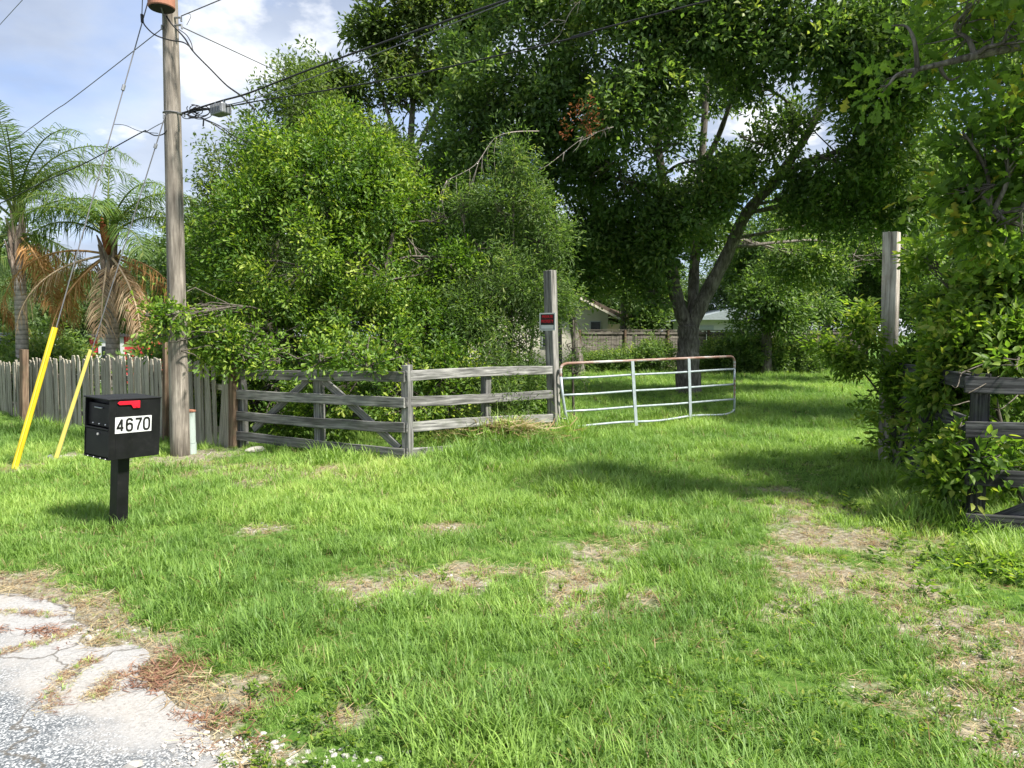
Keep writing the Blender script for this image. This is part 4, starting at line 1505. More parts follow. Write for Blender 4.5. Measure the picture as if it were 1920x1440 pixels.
def skeleton(name, paths, lobes, p, li, rng, parent, mat, limb_r=0.05, twigs=18, tw_r=0.010):
    """trunk paths, limbs to the lobes, twigs to a share of the leaf sprays"""
    b = MB()
    for pts, rad in paths:
        sm = catmull(pts, 5)
        rr = np.interp(np.linspace(0, 1, len(sm)), np.linspace(0, 1, len(rad)), rad)
        rr = rr * (1 + 0.07 * np.sin(np.arange(len(sm)) * 2.1))
        b.tube(sm, list(rr), 12)
    b.build('trunk', MATS[mat], parent, smooth=True)
    b = MB()
    allp = []
    for pts, rad in paths:
        sm = catmull(pts, 5)
        allp += sm[len(sm) // 3:]
    for i, (c, r) in enumerate(lobes):
        a = min(allp, key=lambda q: (q - c).length + max(0, q.z - c.z) * 1.5)
        mid = a.lerp(c, 0.5) + Vector((rng.normal() * 0.12, rng.normal() * 0.12, 0.12)) * (c - a).length * 0.6
        end = c + Vector((rng.normal(), rng.normal(), rng.normal() * 0.5 + 0.5)) * float(r[0]) * 0.3
        lr = limb_r * (0.6 + 0.5 * float(r[0]))
        lim = catmull([a, mid, c, end], 4)
        b.tube(lim, list(np.linspace(lr, lr * 0.25, len(lim))), 6)
        idx = np.where(li == i)[0]
        if len(idx):
            for j in rng.choice(idx, min(twigs, len(idx)), replace=False):
                q = Vector(p[j])
                s = lim[rng.randint(len(lim) // 3, len(lim))]
                m2 = s.lerp(q, 0.55) + Vector((rng.normal(), rng.normal(), rng.normal())) * 0.08 * (q - s).length
                b.tube([s, m2, q], [tw_r * 1.6, tw_r, tw_r * 0.4], 4, False)
    b.build('branches', MATS[mat], parent, smooth=True)


def tree(name, label, cat, base, paths, lobes, n, per, ll, lw, shape, mat, seed, barkm='bark_thin', group=None, limb_r=0.04, twigs=16, tw_r=0.008, loose=False, **kw):
    rng = np.random.RandomState(seed)
    base = Vector((base[0], base[1], gz(base[0], base[1])))
    root = thing(name, label, cat, base, group)
    o, p, li = foliage(name, lobes, n, per, ll, lw, shape, mat, rng, root, **kw)
    skeleton(name, paths, lobes, p, li, rng, root, barkm, limb_r, twigs, tw_r)
    if loose:
        [c for c in root.children if c.name.startswith('branches')][0]['kind'] = 'stuff'
    return root


def V3(x, y, z):
    return Vector((x, y, z))


def simple_trunk(base, top, r0, r1, wob=0.12, seed=0):
    r = random.Random(seed)
    b = Vector((base[0], base[1], gz(base[0], base[1]) - 0.2)); t = Vector(top)
    pts = [b]
    for k in (0.33, 0.66):
        pts.append(b.lerp(t, k) + V3(r.uniform(-wob, wob), r.uniform(-wob, wob), 0))
    pts.append(t)
    return (pts, list(np.linspace(r0, r1, 4)))


# bright green tree behind the left board fence
def bright_tree():
    Y = 12.6
    lobes = [lb(600, 345, Y, 105), lb(490, 405, Y, 92), lb(705, 395, Y, 92), lb(560, 500, Y - .4, 120), lb(730, 520, Y - .3, 110), lb(440, 540, Y - .2, 66), lb(660, 610, Y - .7, 95, .8, .8),
             lb(790, 600, Y - .3, 70), lb(520, 625, Y - .9, 85, .75, .7), lb(355, 615, 10.6, 46, .8, .8), lb(312, 608, 9.95, 32, .7, .6), lb(355, 655, 9.95, 34, .8, .6), lb(288, 592, 9.8, 24, .7, .6), lb(325, 590, 9.8, 28, .7, .6), lb(335, 640, 9.8, 28, .8, .6), lb(300, 628, 9.8, 24, .7, .6), lb(415, 640, 10.6, 48, .8, .7), lb(460, 655, 10.55, 46, .6, .6),
             lb(520, 682, 10.1, 30, .7, .7), lb(605, 678, 9.8, 34, .7, .7), lb(690, 684, 9.5, 32, .7, .7), lb(455, 676, 10.5, 34, .7, .7), lb(560, 672, 10.5, 52, .5, .5), lb(660, 665, 10.5, 52, .55, .5), lb(740, 655, 10.7, 50, .6, .6), lb(640, 270, Y + .3, 70), lb(800, 480, Y + .3, 76), lb(540, 290, Y + .3, 72), lb(690, 310, Y, 60), lb(770, 380, Y + .3, 60), lb(840, 420, Y + .4, 52), lb(850, 520, Y + .2, 60), lb(850, 610, Y, 56), lb(400, 480, Y + .3, 55),
             lb(610, 760, 11.0, 70, .8, .6), lb(760, 770, 10.7, 60, .9, .6), lb(830, 700, 11.6, 60, .9, .7), lb(520, 780, 11.3, 55, .8, .6), lb(850, 770, 11.2, 40, .9, .6), lb(480, 760, 13.2, 70, .9, .7), lb(600, 740, 13.6, 90, .8, .7), lb(730, 740, 13.6, 90, .8, .7), lb(870, 740, 13.8, 80, .9, .7), lb(980, 740, 14.0, 60, .9, .7), lb(400, 740, 13.0, 60, .9, .7)]
    bx, by = -2.6, 12.9
    paths = [simple_trunk((bx, by), P(600, 330, 12.9), 0.13, 0.035, 0.15, 1), simple_trunk((bx + 0.5, by - 0.2), P(740, 420, 12.8), 0.09, 0.03, 0.15, 2), simple_trunk((bx - 0.5, by), P(470, 420, 12.8), 0.09, 0.03, 0.15, 3)]
    tree('leafy_tree', 'bushy bright green tree leaning over the left board fence', 'tree', (bx, by), paths, lobes, 4100, 20, 0.085, 0.039, 'obov', 'leaf_bright', 21, spray=0.46, gap=0.47, gscale=0.75, mu=0.50, limb_r=0.025, lump=0.9, shell=3.2, sig=0.24)


bright_tree()


def olive_tree():
    Y = 15.5
    lobes = [lb(560, 200, Y, 66), lb(505, 275, Y, 70), lb(440, 345, Y, 66), lb(610, 260, Y, 70), lb(400, 440, Y, 60), lb(420, 540, Y, 70), lb(555, 150, Y + .4, 40), lb(480, 430, Y, 90), lb(600, 400, Y + .4, 120), lb(690, 300, Y + .6, 80)]
    bx, by = P(500, 600, Y).x, Y
    tree('leafy_tree', 'dark olive green tree standing behind the bright bushy one', 'tree', (bx, by), [simple_trunk((bx, by), P(540, 240, Y), 0.15, 0.04, 0.2, 4)], lobes, 2600, 15, 0.10, 0.042, 'rhomb', 'leaf_olive', 22, spray=0.5, gap=0.45, gscale=0.8, mu=0.5, lump=0.8)


olive_tree()


def willow_shrub():
    Y = 12.9
    lobes = [lb(965, 300, Y, 22, 2.0), lb(940, 400, Y, 46, 1.2), lb(1000, 380, Y, 26, 1.8), lb(900, 460, Y, 50, 1.1), lb(1005, 450, Y, 50, 1.1), lb(870, 400, Y, 24, 1.6), lb(1040, 460, Y, 26, 1.6), lb(880, 520, Y, 66), lb(965, 540, Y, 76), lb(1020, 560, Y + .2, 50), lb(900, 620, Y - .3, 70), lb(980, 650, Y - .2, 62), lb(860, 600, Y - .3, 55), lb(900, 700, Y - .9, 50), lb(980, 720, Y - .6, 45),
             lb(1072, 655, Y + .6, 34, 1.0), lb(1082, 700, Y + .6, 36, 1.0), lb(1055, 570, Y + .6, 22), lb(930, 760, 11.3, 40)]
    bx, by = P(950, 700, Y).x, Y
    paths = [simple_trunk((bx, by), P(962, 320, Y), 0.05, 0.015, 0.06, 5), simple_trunk((bx - .3, by), P(880, 480, Y), 0.04, 0.012, 0.06, 6), simple_trunk((bx + .35, by + .1), P(1010, 430, Y), 0.04, 0.012, 0.06, 7), simple_trunk((P(1078, 700, Y + .6).x, Y + .6), P(1075, 600, Y + .6), 0.03, 0.012, 0.03, 8)]
    tree('willowy_shrub', 'feathery grey-green shrub with narrow leaves beside the sign post', 'shrub', (bx, by), paths, lobes, 2500, 17, 0.085, 0.019, 'lance', 'leaf_willow', 23, spray=0.55, gap=0.46, gscale=0.7, mu=0.5, limb_r=0.015, tw_r=0.005, flat=0.5, lump=0.8, sig=0.22, loose=True)


willow_shrub()


def tall_back_tree():
    Y = 25.0
    lobes = [lb(700, 60, Y, 42), lb(745, 110, Y, 40), lb(800, 30, Y, 46), lb(860, 60, Y, 46), lb(840, 140, Y, 44), lb(760, 200, Y, 50), lb(610, 120, Y, 36), lb(650, 175, Y, 40), lb(600, 165, Y, 30), lb(700, 250, Y, 48), lb(820, 240, Y, 54), lb(900, 10, Y, 50), lb(780, -60, Y, 60), lb(640, 260, Y, 44), lb(720, 330, Y, 60), lb(850, 330, Y, 60), lb(880, 200, Y, 46)]
    bx = P(760, 600, Y).x
    paths = [simple_trunk((bx, Y), P(790, 20, Y), 0.24, 0.05, 0.3, 9), ([P(765, 330, Y), P(730, 220, Y), P(690, 90, Y)], [0.10, 0.07, 0.03]), ([P(770, 300, Y), P(830, 180, Y), P(880, 40, Y)], [0.10, 0.07, 0.03]), ([P(760, 350, Y), P(680, 230, Y), P(610, 140, Y)], [0.08, 0.05, 0.02])]
    tree('tall_oak', 'tall thin-crowned oak reaching above the wires against the sky', 'tree', (bx, Y), paths, lobes, 2700, 16, 0.20, 0.09, 'rhomb', 'leaf_olive', 24, 'bark_oak', spray=0.75, gap=0.46, gscale=1.1, mu=0.46, lump=0.8, limb_r=0.04, twigs=14, tw_r=0.018)


tall_back_tree()


def dark_oak():
    Y = 18.5
    lobes = [lb(1000, 60, Y, 90), lb(1090, 40, Y, 80), lb(930, 170, Y, 84), lb(1030, 180, Y, 96), lb(960, 290, Y + .5, 90), lb(860, 260, Y + 1, 70), lb(1060, 310, Y + 1, 90), lb(900, 370, Y + 1.5, 80), lb(1100, 430, Y + 2, 90), lb(1000, 450, Y + 2, 90), lb(780, 330, Y + 1.5, 70), lb(1000, -60, Y, 100), lb(1110, 150, Y, 70), lb(880, 100, Y + 1, 60), lb(700, 420, Y + 2, 90), lb(830, 450, Y + 2, 90)]
    bx = P(1040, 640, Y + 3).x
    paths = [simple_trunk((bx, Y + 2.5), P(1020, 150, Y + 1), 0.25, 0.06, 0.3, 10), ([P(1035, 500, Y + 2.4), P(950, 350, Y + 1), P(880, 250, Y + .5)], [0.12, 0.08, 0.03])]
    r = tree('dark_oak', 'dense dark oak filling the gap between willowy shrub and big oak', 'tree', (bx, Y + 2.5), paths, lobes, 3900, 16, 0.155, 0.075, 'rhomb', 'leaf_oak', 25, 'bark_oak', spray=0.66, gap=0.43, gscale=1.2, mu=0.42, lump=0.8, sig=0.22)
    # a bleached dead limb arching out of the foliage
    b = MB(); rr = random.Random(9); Yd = 14.4
    main = catmull([P(1010, 246, Yd + 1.2), P(960, 248, Yd), P(925, 262, Yd), P(890, 310, Yd - .1), P(838, 338, Yd - .2)], 5)
    b.tube(main, list(np.linspace(0.014, 0.005, len(main))), 6)
    for k in range(16):
        s = main[rr.randint(7, len(main) - 1)]
        l = rr.uniform(0.35, 0.85)
        e = s + V3(rr.uniform(-0.35, 0.12) * l, rr.uniform(-.2, .2) * l, -l)
        m = s.lerp(e, 0.5) + V3(rr.uniform(-.08, .03), 0, rr.uniform(0, .08))
        b.tube(catmull([s, m, e], 3), list(np.linspace(0.005, 0.002, 7)), 4)
    b.build('dead_branch', MATS['twig_dead'], r, smooth=True)


dark_oak()


def big_oak():
    B = G(1292, 736)
    Y = B.y
    fork = P(1290, 610, Y)
    paths = [([V3(B.x, B.y, B.z - 0.2), P(1290, 690, Y), P(1291, 640, Y), fork], [0.42, 0.33, 0.305, 0.30]),
             ([P(1296, 625, Y), P(1275, 580, Y), P(1258, 500, Y), P(1250, 400, Y), P(1235, 280, Y - .5), P(1225, 120, Y - 1), P(1240, -40, Y - 1)], [0.20, 0.20, 0.18, 0.14, 0.11, 0.08, 0.05]),
             ([P(1292, 620, Y), P(1320, 560, Y), P(1362, 480, Y), P(1400, 400, Y - .3), P(1460, 330, Y - .6), P(1530, 220, Y - 1), P(1570, 80, Y - 1)], [0.22, 0.21, 0.18, 0.16, 0.13, 0.10, 0.06]),
             ([P(1298, 600, Y + .2), P(1302, 500, Y + .6), P(1310, 380, Y + 1), P(1320, 240, Y + 1), P(1330, 60, Y + 1)], [0.16, 0.15, 0.13, 0.10, 0.06]),
             ([P(1440, 350, Y - .5), P(1500, 310, Y - .8), P(1580, 280, Y - 1.2), P(1680, 230, Y - 1.5)], [0.12, 0.10, 0.07, 0.04]),
             ([P(1310, 330, Y + 1), P(1345, 260, Y + .6), P(1370, 190, Y), P(1400, 90, Y - .5)], [0.09, 0.08, 0.06, 0.04])]
    f = 17.0
    lobes = [lb(1185, 120, f, 66), lb(1240, 170, f, 60), lb(1150, 220, f, 56), lb(1230, 290, f + .8, 56), lb(1170, 340, f + 1.5, 70), lb(1240, 400, Y - 1, 70), lb(1160, 450, Y, 66), lb(1210, 500, Y + .5, 50), lb(1320, 60, f, 80), lb(1430, 60, f, 84), lb(1540, 70, f - .5, 84), lb(1640, 80, f - .5, 80),
             lb(1230, 30, f, 70), lb(1700, 170, f, 80), lb(1600, 190, f + .6, 66), lb(1420, 160, f + 1, 54), lb(1480, 240, f + 2, 50), lb(1560, 300, f + 2, 76), lb(1660, 290, f + 1.5, 80), lb(1400, 330, f + 2.5, 56), lb(1480, 380, f + 3, 66), lb(1580, 400, f + 3.2, 70), lb(1680, 390, f + 3, 70),
             lb(1320, 430, Y + 1, 50), lb(1420, 460, Y + 2.5, 50), lb(1340, 330, Y + 2, 50), lb(1280, 230, Y, 50), lb(1330, 160, Y + 2, 60), lb(1300, -60, f, 110), lb(1460, -80, f, 120), lb(1620, -60, f, 120), lb(1130, -40, f, 90), lb(1740, 60, f + 1, 90), lb(1500, 480, Y + 4, 60), lb(1600, 480, Y + 4, 60), lb(1700, 470, Y + 4, 60), lb(1750, 330, f + 3, 70),
             lb(1290, 400, 19.0, 46), lb(1245, 465, 19.6, 40), lb(1330, 300, 18.6, 52), lb(1395, 260, 18.6, 40), lb(1350, 380, 19.2, 36), lb(1225, 550, 20.2, 28), lb(1110, 330, f + 1.5, 50), lb(1100, 520, Y + 1, 40)]
    r = tree('big_oak', 'massive spreading oak with a forked grey trunk behind the metal gate', 'tree', (B.x, B.y), paths, lobes, 8000, 16, 0.16, 0.078, 'rhomb', 'leaf_oak', 26, 'bark_oak', spray=0.70, gap=0.44, gscale=1.3, mu=0.46, lump=0.8, sig=0.22, limb_r=0.05, twigs=16, tw_r=0.014)
    rng = np.random.RandomState(4)
    # a spray of dead rusty leaves and pale bare twigs at the front
    foliage('rust', [lb(1095, 205, 16.2, 22), lb(1075, 245, 16.2, 20), lb(1105, 240, 16.2, 16)], 26, 8, 0.085, 0.03, 'rhomb', 'leaf_rust', rng, r, spray=0.3, gap=0.2, part='dead_leaves')
    b = MB(); rr = random.Random(19); Yd = 16.2
    for st, en, nb in (((1150, 238), (1040, 300), 12), ((1090, 0), (1050, 65), 6)):
        a, e = P(st[0], st[1], Yd), P(en[0], en[1], Yd)
        mn = catmull([a, a.lerp(e, 0.5) + V3(0, 0, 0.12), e], 5)
        b.tube(mn, list(np.linspace(0.012, 0.004, len(mn))), 5)
        for k in range(nb):
            s = mn[rr.randint(1, len(mn) - 1)]; l = rr.uniform(0.3, 0.8)
            q = s + V3(rr.uniform(-.9, .3), rr.uniform(-.3, .3), rr.uniform(-.7, .25)) * l
            b.tube(catmull([s, s.lerp(q, .5) + V3(0, 0, rr.uniform(-.05, .1)), q], 3), list(np.linspace(0.007, 0.003, 7)), 4)
    b.build('dead_branch', MATS['twig_dead'], r, smooth=True)


big_oak()


# the oak on the right whose boughs hang into view
def near_oak():
    tx, ty = 7.2, 6.4
    lobes = [lb(1790, 50, 6.4, 110, .7), lb(1700, 50, 6.4, 66, .7), lb(1665, 160, 6.4, 36, .7), lb(1705, 150, 6.4, 52, .7), lb(1780, 150, 6.4, 60, .7), lb(1880, 80, 6.2, 110, .7), lb(1885, 300, 6.4, 84), lb(1815, 260, 6.5, 56), lb(1840, 360, 6.5, 60), lb(1895, 420, 6.4, 72), lb(1845, 440, 6.6, 50), lb(1950, 330, 6.4, 56), lb(1970, 180, 6.3, 60), lb(1800, 340, 6.6, 40)]
    for x, y, z, r in ((4.6, 6.0, 5.4, 0.8), (7.6, 6.4, 5.8, 1.1), (8.6, 6.4, 6.0, 1.2)):
        lobes.append((V3(x, y, z), np.array([r, r * 0.8, r * 0.7])))
    paths = [([V3(tx, ty, -0.2), V3(tx - .05, ty, 1.5), V3(tx - .1, ty - .1, 3.0), V3(tx - .2, ty - .3, 5.2), V3(tx, ty - .4, 7)], [0.26, 0.20, 0.18, 0.12, 0.05]), ([V3(tx - .1, ty - .1, 2.8), V3(5.9, 6.3, 3.7), V3(4.8, 6.3, 4.1), P(1720, 130, 6.4)], [0.10, 0.08, 0.05, 0.02]), ([V3(tx - .1, ty - .1, 2.4), V3(6.0, 6.5, 2.9), P(1860, 400, 6.5)], [0.07, 0.05, 0.02])]
    tree('hanging_oak', 'oak whose lobed leafy boughs hang down above the vine-covered fence', 'tree', (tx, ty), paths, lobes, 1650, 13, 0.125, 0.078, 'oak', 'leaf_near_oak', 27, 'bark_oak', spray=0.42, gap=0.43, gscale=0.7, mu=0.5, lump=0.7, sig=0.24, limb_r=0.03, twigs=14, tw_r=0.006, loose=True)


near_oak()


def right_vines():
    g = 'vines and shrubs smothering the right fence'
    # vine mass over the fence and the foot of the post
    lobes = [lb(1860, 570, 7.4, 66), lb(1790, 560, 7.8, 52), lb(1900, 520, 7.2, 56), lb(1830, 640, 7.2, 66), lb(1765, 630, 8.0, 50), lb(1900, 640, 6.9, 52), lb(1765, 600, 8.6, 30), lb(1735, 690, 8.4, 46), lb(1780, 720, 7.2, 60), lb(1725, 765, 8.6, 44), lb(1770, 790, 7.6, 54), lb(1830, 790, 6.5, 46), lb(1715, 830, 8.8, 40), lb(1760, 850, 7.4, 56), lb(1810, 860, 6.3, 34), lb(1800, 700, 6.4, 40, .8, .6), lb(1790, 760, 6.5, 36), lb(1785, 900, 6.3, 34), lb(1795, 830, 6.1, 30), lb(1795, 725, 5.85, 26), lb(1800, 800, 5.85, 24), lb(1820, 735, 5.8, 20), lb(1880, 765, 5.9, 24, .5, .5), lb(1855, 860, 5.9, 24, .6, .5), lb(1905, 685, 6.0, 30, .7, .6), lb(1672, 770, 8.8, 26), lb(1675, 835, 8.7, 28), lb(1670, 700, 9.0, 20), lb(1700, 700, 9.0, 24), lb(1860, 840, 6.2, 34, .6, .5), lb(1760, 500, 7.8, 40)]
    bx, by = 4.6, 7.6
    tree('vine_thicket', 'tangled green vine thicket smothering the right fence and tall post', 'vine', (bx, by), [simple_trunk((bx, by), P(1800, 600, 7.6), 0.04, 0.015, 0.1, 31), simple_trunk((bx + .4, by - .6), P(1860, 620, 7.0), 0.03, 0.01, 0.1, 32), simple_trunk((bx - .2, by + .8), P(1720, 650, 8.4), 0.03, 0.01, 0.1, 33)],
         lobes, 1700, 13, 0.095, 0.044, 'lance', 'leaf_vine', 28, spray=0.36, gap=0.51, gscale=0.55, mu=0.5, lump=0.8, sig=0.25, limb_r=0.012, twigs=14, tw_r=0.004)
    lobes = [lb(1622, 600, 8.9, 16), lb(1610, 612, 8.9, 22, .8), lb(1632, 650, 8.9, 16), lb(1570, 665, 8.8, 22, .8), lb(1600, 690, 8.8, 18, .8), lb(1540, 650, 8.8, 13, .8), lb(1675, 720, 8.8, 20)]
    bx, by = 4.8, 8.9
    tree('elder_shrub', 'pale leafy sapling reaching out past the tall right post', 'shrub', (bx, by), [simple_trunk((bx, by), P(1640, 590, 8.9), 0.025, 0.008, 0.05, 34), ([P(1650, 740, 8.9), P(1610, 690, 8.8), P(1545, 650, 8.8)], [0.012, 0.009, 0.004])],
         lobes, 190, 13, 0.09, 0.034, 'lance', 'leaf_vine', 29, spray=0.28, gap=0.34, gscale=0.4, mu=0.58, limb_r=0.008, twigs=10, tw_r=0.0035, loose=True)
    lobes = [(V3(5.6, 7.4, 0.6), np.array([1.0, .8, .6])), (V3(6.6, 7.2, 0.9), np.array([1.0, .8, .8])), (V3(5.2, 9.0, 0.7), np.array([.9, .9, .7])), (V3(6.2, 8.8, 1.2), np.array([1.0, .8, .8])), (V3(4.8, 6.9, .4), np.array([.7, .5, .4])), (V3(7.6, 7.6, 1.4), np.array([1.2, 1., 1.]))]
    tree('yellow_shrub', 'yellow-green undergrowth seen through the rails of the right fence', 'shrub', (6.0, 8.0), [simple_trunk((6.0, 8.0), V3(6.1, 8.1, 1.2), 0.03, 0.01, 0.05, 35)], lobes, 900, 14, 0.09, 0.042, 'obov', 'leaf_bright', 30, spray=0.34, gap=0.38, gscale=0.5, mu=0.55, limb_r=0.01, twigs=8, tw_r=0.004)


right_vines()


# ---- trees further back
def back_trees():
    specs = [
        # px centre, py foot depth, crown px lobes
        ('broad evergreen tree with low skirts left of the shaded back lawn', 1440, 30.0, [(1430, 560, 50), (1480, 520, 56), (1400, 500, 44), (1470, 590, 44), (1520, 570, 46), (1410, 600, 34), (1450, 440, 60)], 'leaf_oak', 0.38),
        ('dark-trunked oak shading the far end of the back fence', 1540, 34.0, [(1540, 500, 66), (1600, 470, 70), (1500, 430, 70), (1580, 400, 80), (1650, 520, 60), (1620, 580, 40)], 'leaf_far', 0.35),
        ('grey-green tree rising directly behind the tall right post', 1720, 32.0, [(1720, 440, 64), (1700, 500, 60), (1760, 500, 66), (1730, 370, 56), (1790, 430, 66), (1720, 570, 56), (1790, 580, 66), (1660, 570, 44)], 'leaf_willow', 0.30),
        ('thin tree beside the cream house above the back fence', 1180, 35.5, [(1180, 545, 34), (1210, 515, 44), (1235, 560, 30), (1150, 505, 40), (1200, 595, 18), (1165, 596, 18), (1225, 600, 18)], 'leaf_oak', 0.40),
        ('leafy tree standing behind the metal gate hinge', 1090, 30.0, [(1080, 500, 44), (1060, 480, 56), (1115, 480, 50), (1020, 560, 44)], 'leaf_far', 0.40),
        ('shady oak standing just beyond the right fence', 1960, 13.5, [(1990, 120, 200), (1960, 300, 110), (2080, 250, 180), (2100, 20, 220), (1960, -120, 200), (2200, 150, 180)], 'leaf_oak', 0.42),
        ('oak growing far beyond the vine thicket', 1880, 36.0, [(1880, 480, 80), (1830, 420, 70), (1920, 400, 80), (1960, 520, 80), (1850, 560, 60)], 'leaf_far', 0.4),
    ]
    for i, (lab, px, Y, ls, mat, mu) in enumerate(specs):
        lobes = [lb(a, b, Y + ((k * 37) % 5 - 2) * 0.5, r) for k, (a, b, r) in enumerate(ls)]
        bx = P(px, 640, Y).x
        top = min(ls, key=lambda q: q[1])
        tree('background_tree', lab, 'tree', (bx, Y), [simple_trunk((bx, Y), P(top[0], top[1], Y), 0.24, 0.06, 0.25, 60 + i)], lobes, 1500 if Y > 20 else 3000, 15, 0.20 if Y > 20 else .12, 0.085 if Y > 20 else .052, 'rhomb', mat, 60 + i, 'bark_oak', group='trees beyond the back lawn', spray=0.9 if Y > 20 else .55, gap=0.38, gscale=1.2, mu=mu, limb_r=0.03, twigs=8, tw_r=0.016)


back_trees()


def copies():
    """far trees and hedge shrubs: two builds shared by many individuals"""
    rng = np.random.RandomState(91)
    r = 3.0
    lobes = [(V3(math.cos(a) * 1.9, math.sin(a) * 1.9, 3.6 + (k % 3) * 1.3), np.array([1.9, 1.9, 1.5])) for k, a in enumerate(np.linspace(0, 6.0, 8))] + [(V3(0, 0, 6.6), np.array([2.1, 2.1, 1.6])), (V3(0, 0, 4.4), np.array([2.2, 2.2, 2.0])), (V3(0.8, 0.4, 2.4), np.array([2.2, 2.2, 1.3]))]
    t = thing('distant_tree', 'x', 'tree', (0, 0, 0))
    o, p, li = foliage('far', lobes, 1500, 15, 0.24, 0.11, 'rhomb', 'leaf_far', rng, t, spray=0.95, gap=0.36, gscale=1.2, mu=0.45)
    skeleton('far', [([V3(0, 0, -0.3), V3(0.1, 0, 2), V3(0, 0.1, 4.5), V3(0, 0, 6.5)], [0.24, 0.19, 0.13, 0.05])], lobes, p, li, rng, t, 'bark_oak', 0.03, 6, 0.016)
    slob = [(V3(math.cos(a) * .55, math.sin(a) * .55, 0.5 + (k % 2) * .35), np.array([.55, .55, .5])) for k, a in enumerate(np.linspace(0, 5.2, 6))] + [(V3(0, 0, 1.0), np.array([.6, .6, .55]))]
    s = thing('hedge_shrub', 'x', 'shrub', (0, 0, 0))
    o, p, li = foliage('hs', slob, 420, 14, 0.13, 0.055, 'obov', 'leaf_oak', rng, s, spray=0.42, gap=0.34, gscale=0.5, mu=0.5)
    skeleton('hs', [([V3(0, 0, -0.1), V3(0.02, 0, .5), V3(0, 0, 1.0)], [0.04, 0.03, 0.012])], slob, p, li, rng, s, 'bark_thin', 0.014, 6, 0.006)

    def dup(src, loc, rz, sc, label, group, first):
        if first:
            c = src
        else:
            c = src.copy(); COL.objects.link(c)
            for ch in src.children:
                q = ch.copy(); COL.objects.link(q); q.parent = c
        c.matrix_basis = Matrix.Translation(loc) @ Matrix.Rotation(rz, 4, 'Z') @ Matrix.Diagonal((sc[0], sc[0], sc[1], 1))
        c['label'] = label; c['group'] = group
        return c
    far = [(-60, 40, 1.0), (-200, 36, 1.1), (40, 34, 0.62), (110, 36, 0.60), (180, 38, 0.55), (290, 36, 0.58), (330, 33, 0.72), (400, 30, 0.8), (-30, 31, 0.5), (480, 36, 1.0), (600, 40, 1.1), (720, 42, 1.1), (850, 44, 1.2), (980, 46, 1.2), (1110, 52, 1.0), (1260, 56, 0.9), (1400, 52, 1.0), (1500, 48, 1.1), (1620, 46, 1.2), (1740, 44, 1.2), (1860, 42, 1.1), (1990, 42, 1.2), (2120, 40, 1.2)]
    r = random.Random(6)
    lab_l = 'far leafy tree in the wood behind the palms and sheds'
    lab_m = 'far leafy tree in the wood closing the view behind the houses'
    for i, (px, Y, sc) in enumerate(far):
        x = (px - 960) / F * Y
        left = px < 450
        dup(t, V3(x, Y, gz(x, Y)), r.uniform(0, 6.28), (sc * 1.1, sc * r.uniform(0.85, 1.1)), lab_l if left else lab_m, 'far wood behind the palms' if left else 'far wood behind the houses', i == 0)
    HB = 'shrub at the back fence between the cream house and the forked trunk'
    HE = 'shrub under the broad evergreen tree beside the back fence'
    hs = [(1140, 690, .75, 'small shrub at the back fence below the cream house'), (1175, 688, .9, HB), (1225, 695, 1.0, HB), (1355, 692, 1.0, 'shrub at the back fence in front of the white house'), (1395, 690, 1.3, 'tallest dark shrub of the row along the back fence'), (1430, 688, 1.2, HE), (1475, 686, 1.0, HE), (1330, 692, .6, 'smallest shrub at the back fence touching the forked trunk'), (1100, 695, .8, 'shrub behind the hinge end of the metal gate'), (1515, 684, .8, 'low shrub by the dark-trunked oak at the fence end')]
    for i, (px, py, sc, hl) in enumerate(hs):
        q = G0(px, py); q.y = min(q.y, 31.0); q.x = (px - 960) / F * q.y
        dup(s, V3(q.x, q.y, gz(q.x, q.y) - 0.03), r.uniform(0, 6.28), (sc, sc * r.uniform(.8, 1.2)), hl, 'shrubs along the back fence', i == 0)
    for i, (px, Y, sc, lab) in enumerate(((88, 17.5, 1.05, 'bush between the two palms behind the paling fence'), (75, 19.0, 1.2, 'bush beside the first palm trunk behind the paling fence'), (385, 14.0, 1.25, 'bush at the end of the paling fence under the green tree'))):
        x = (px - 960) / F * Y
        dup(s, V3(x, Y, gz(x, Y) - 0.03), r.uniform(0, 6.28), (sc, sc), lab, 'bushes behind the paling fence', False)


copies()


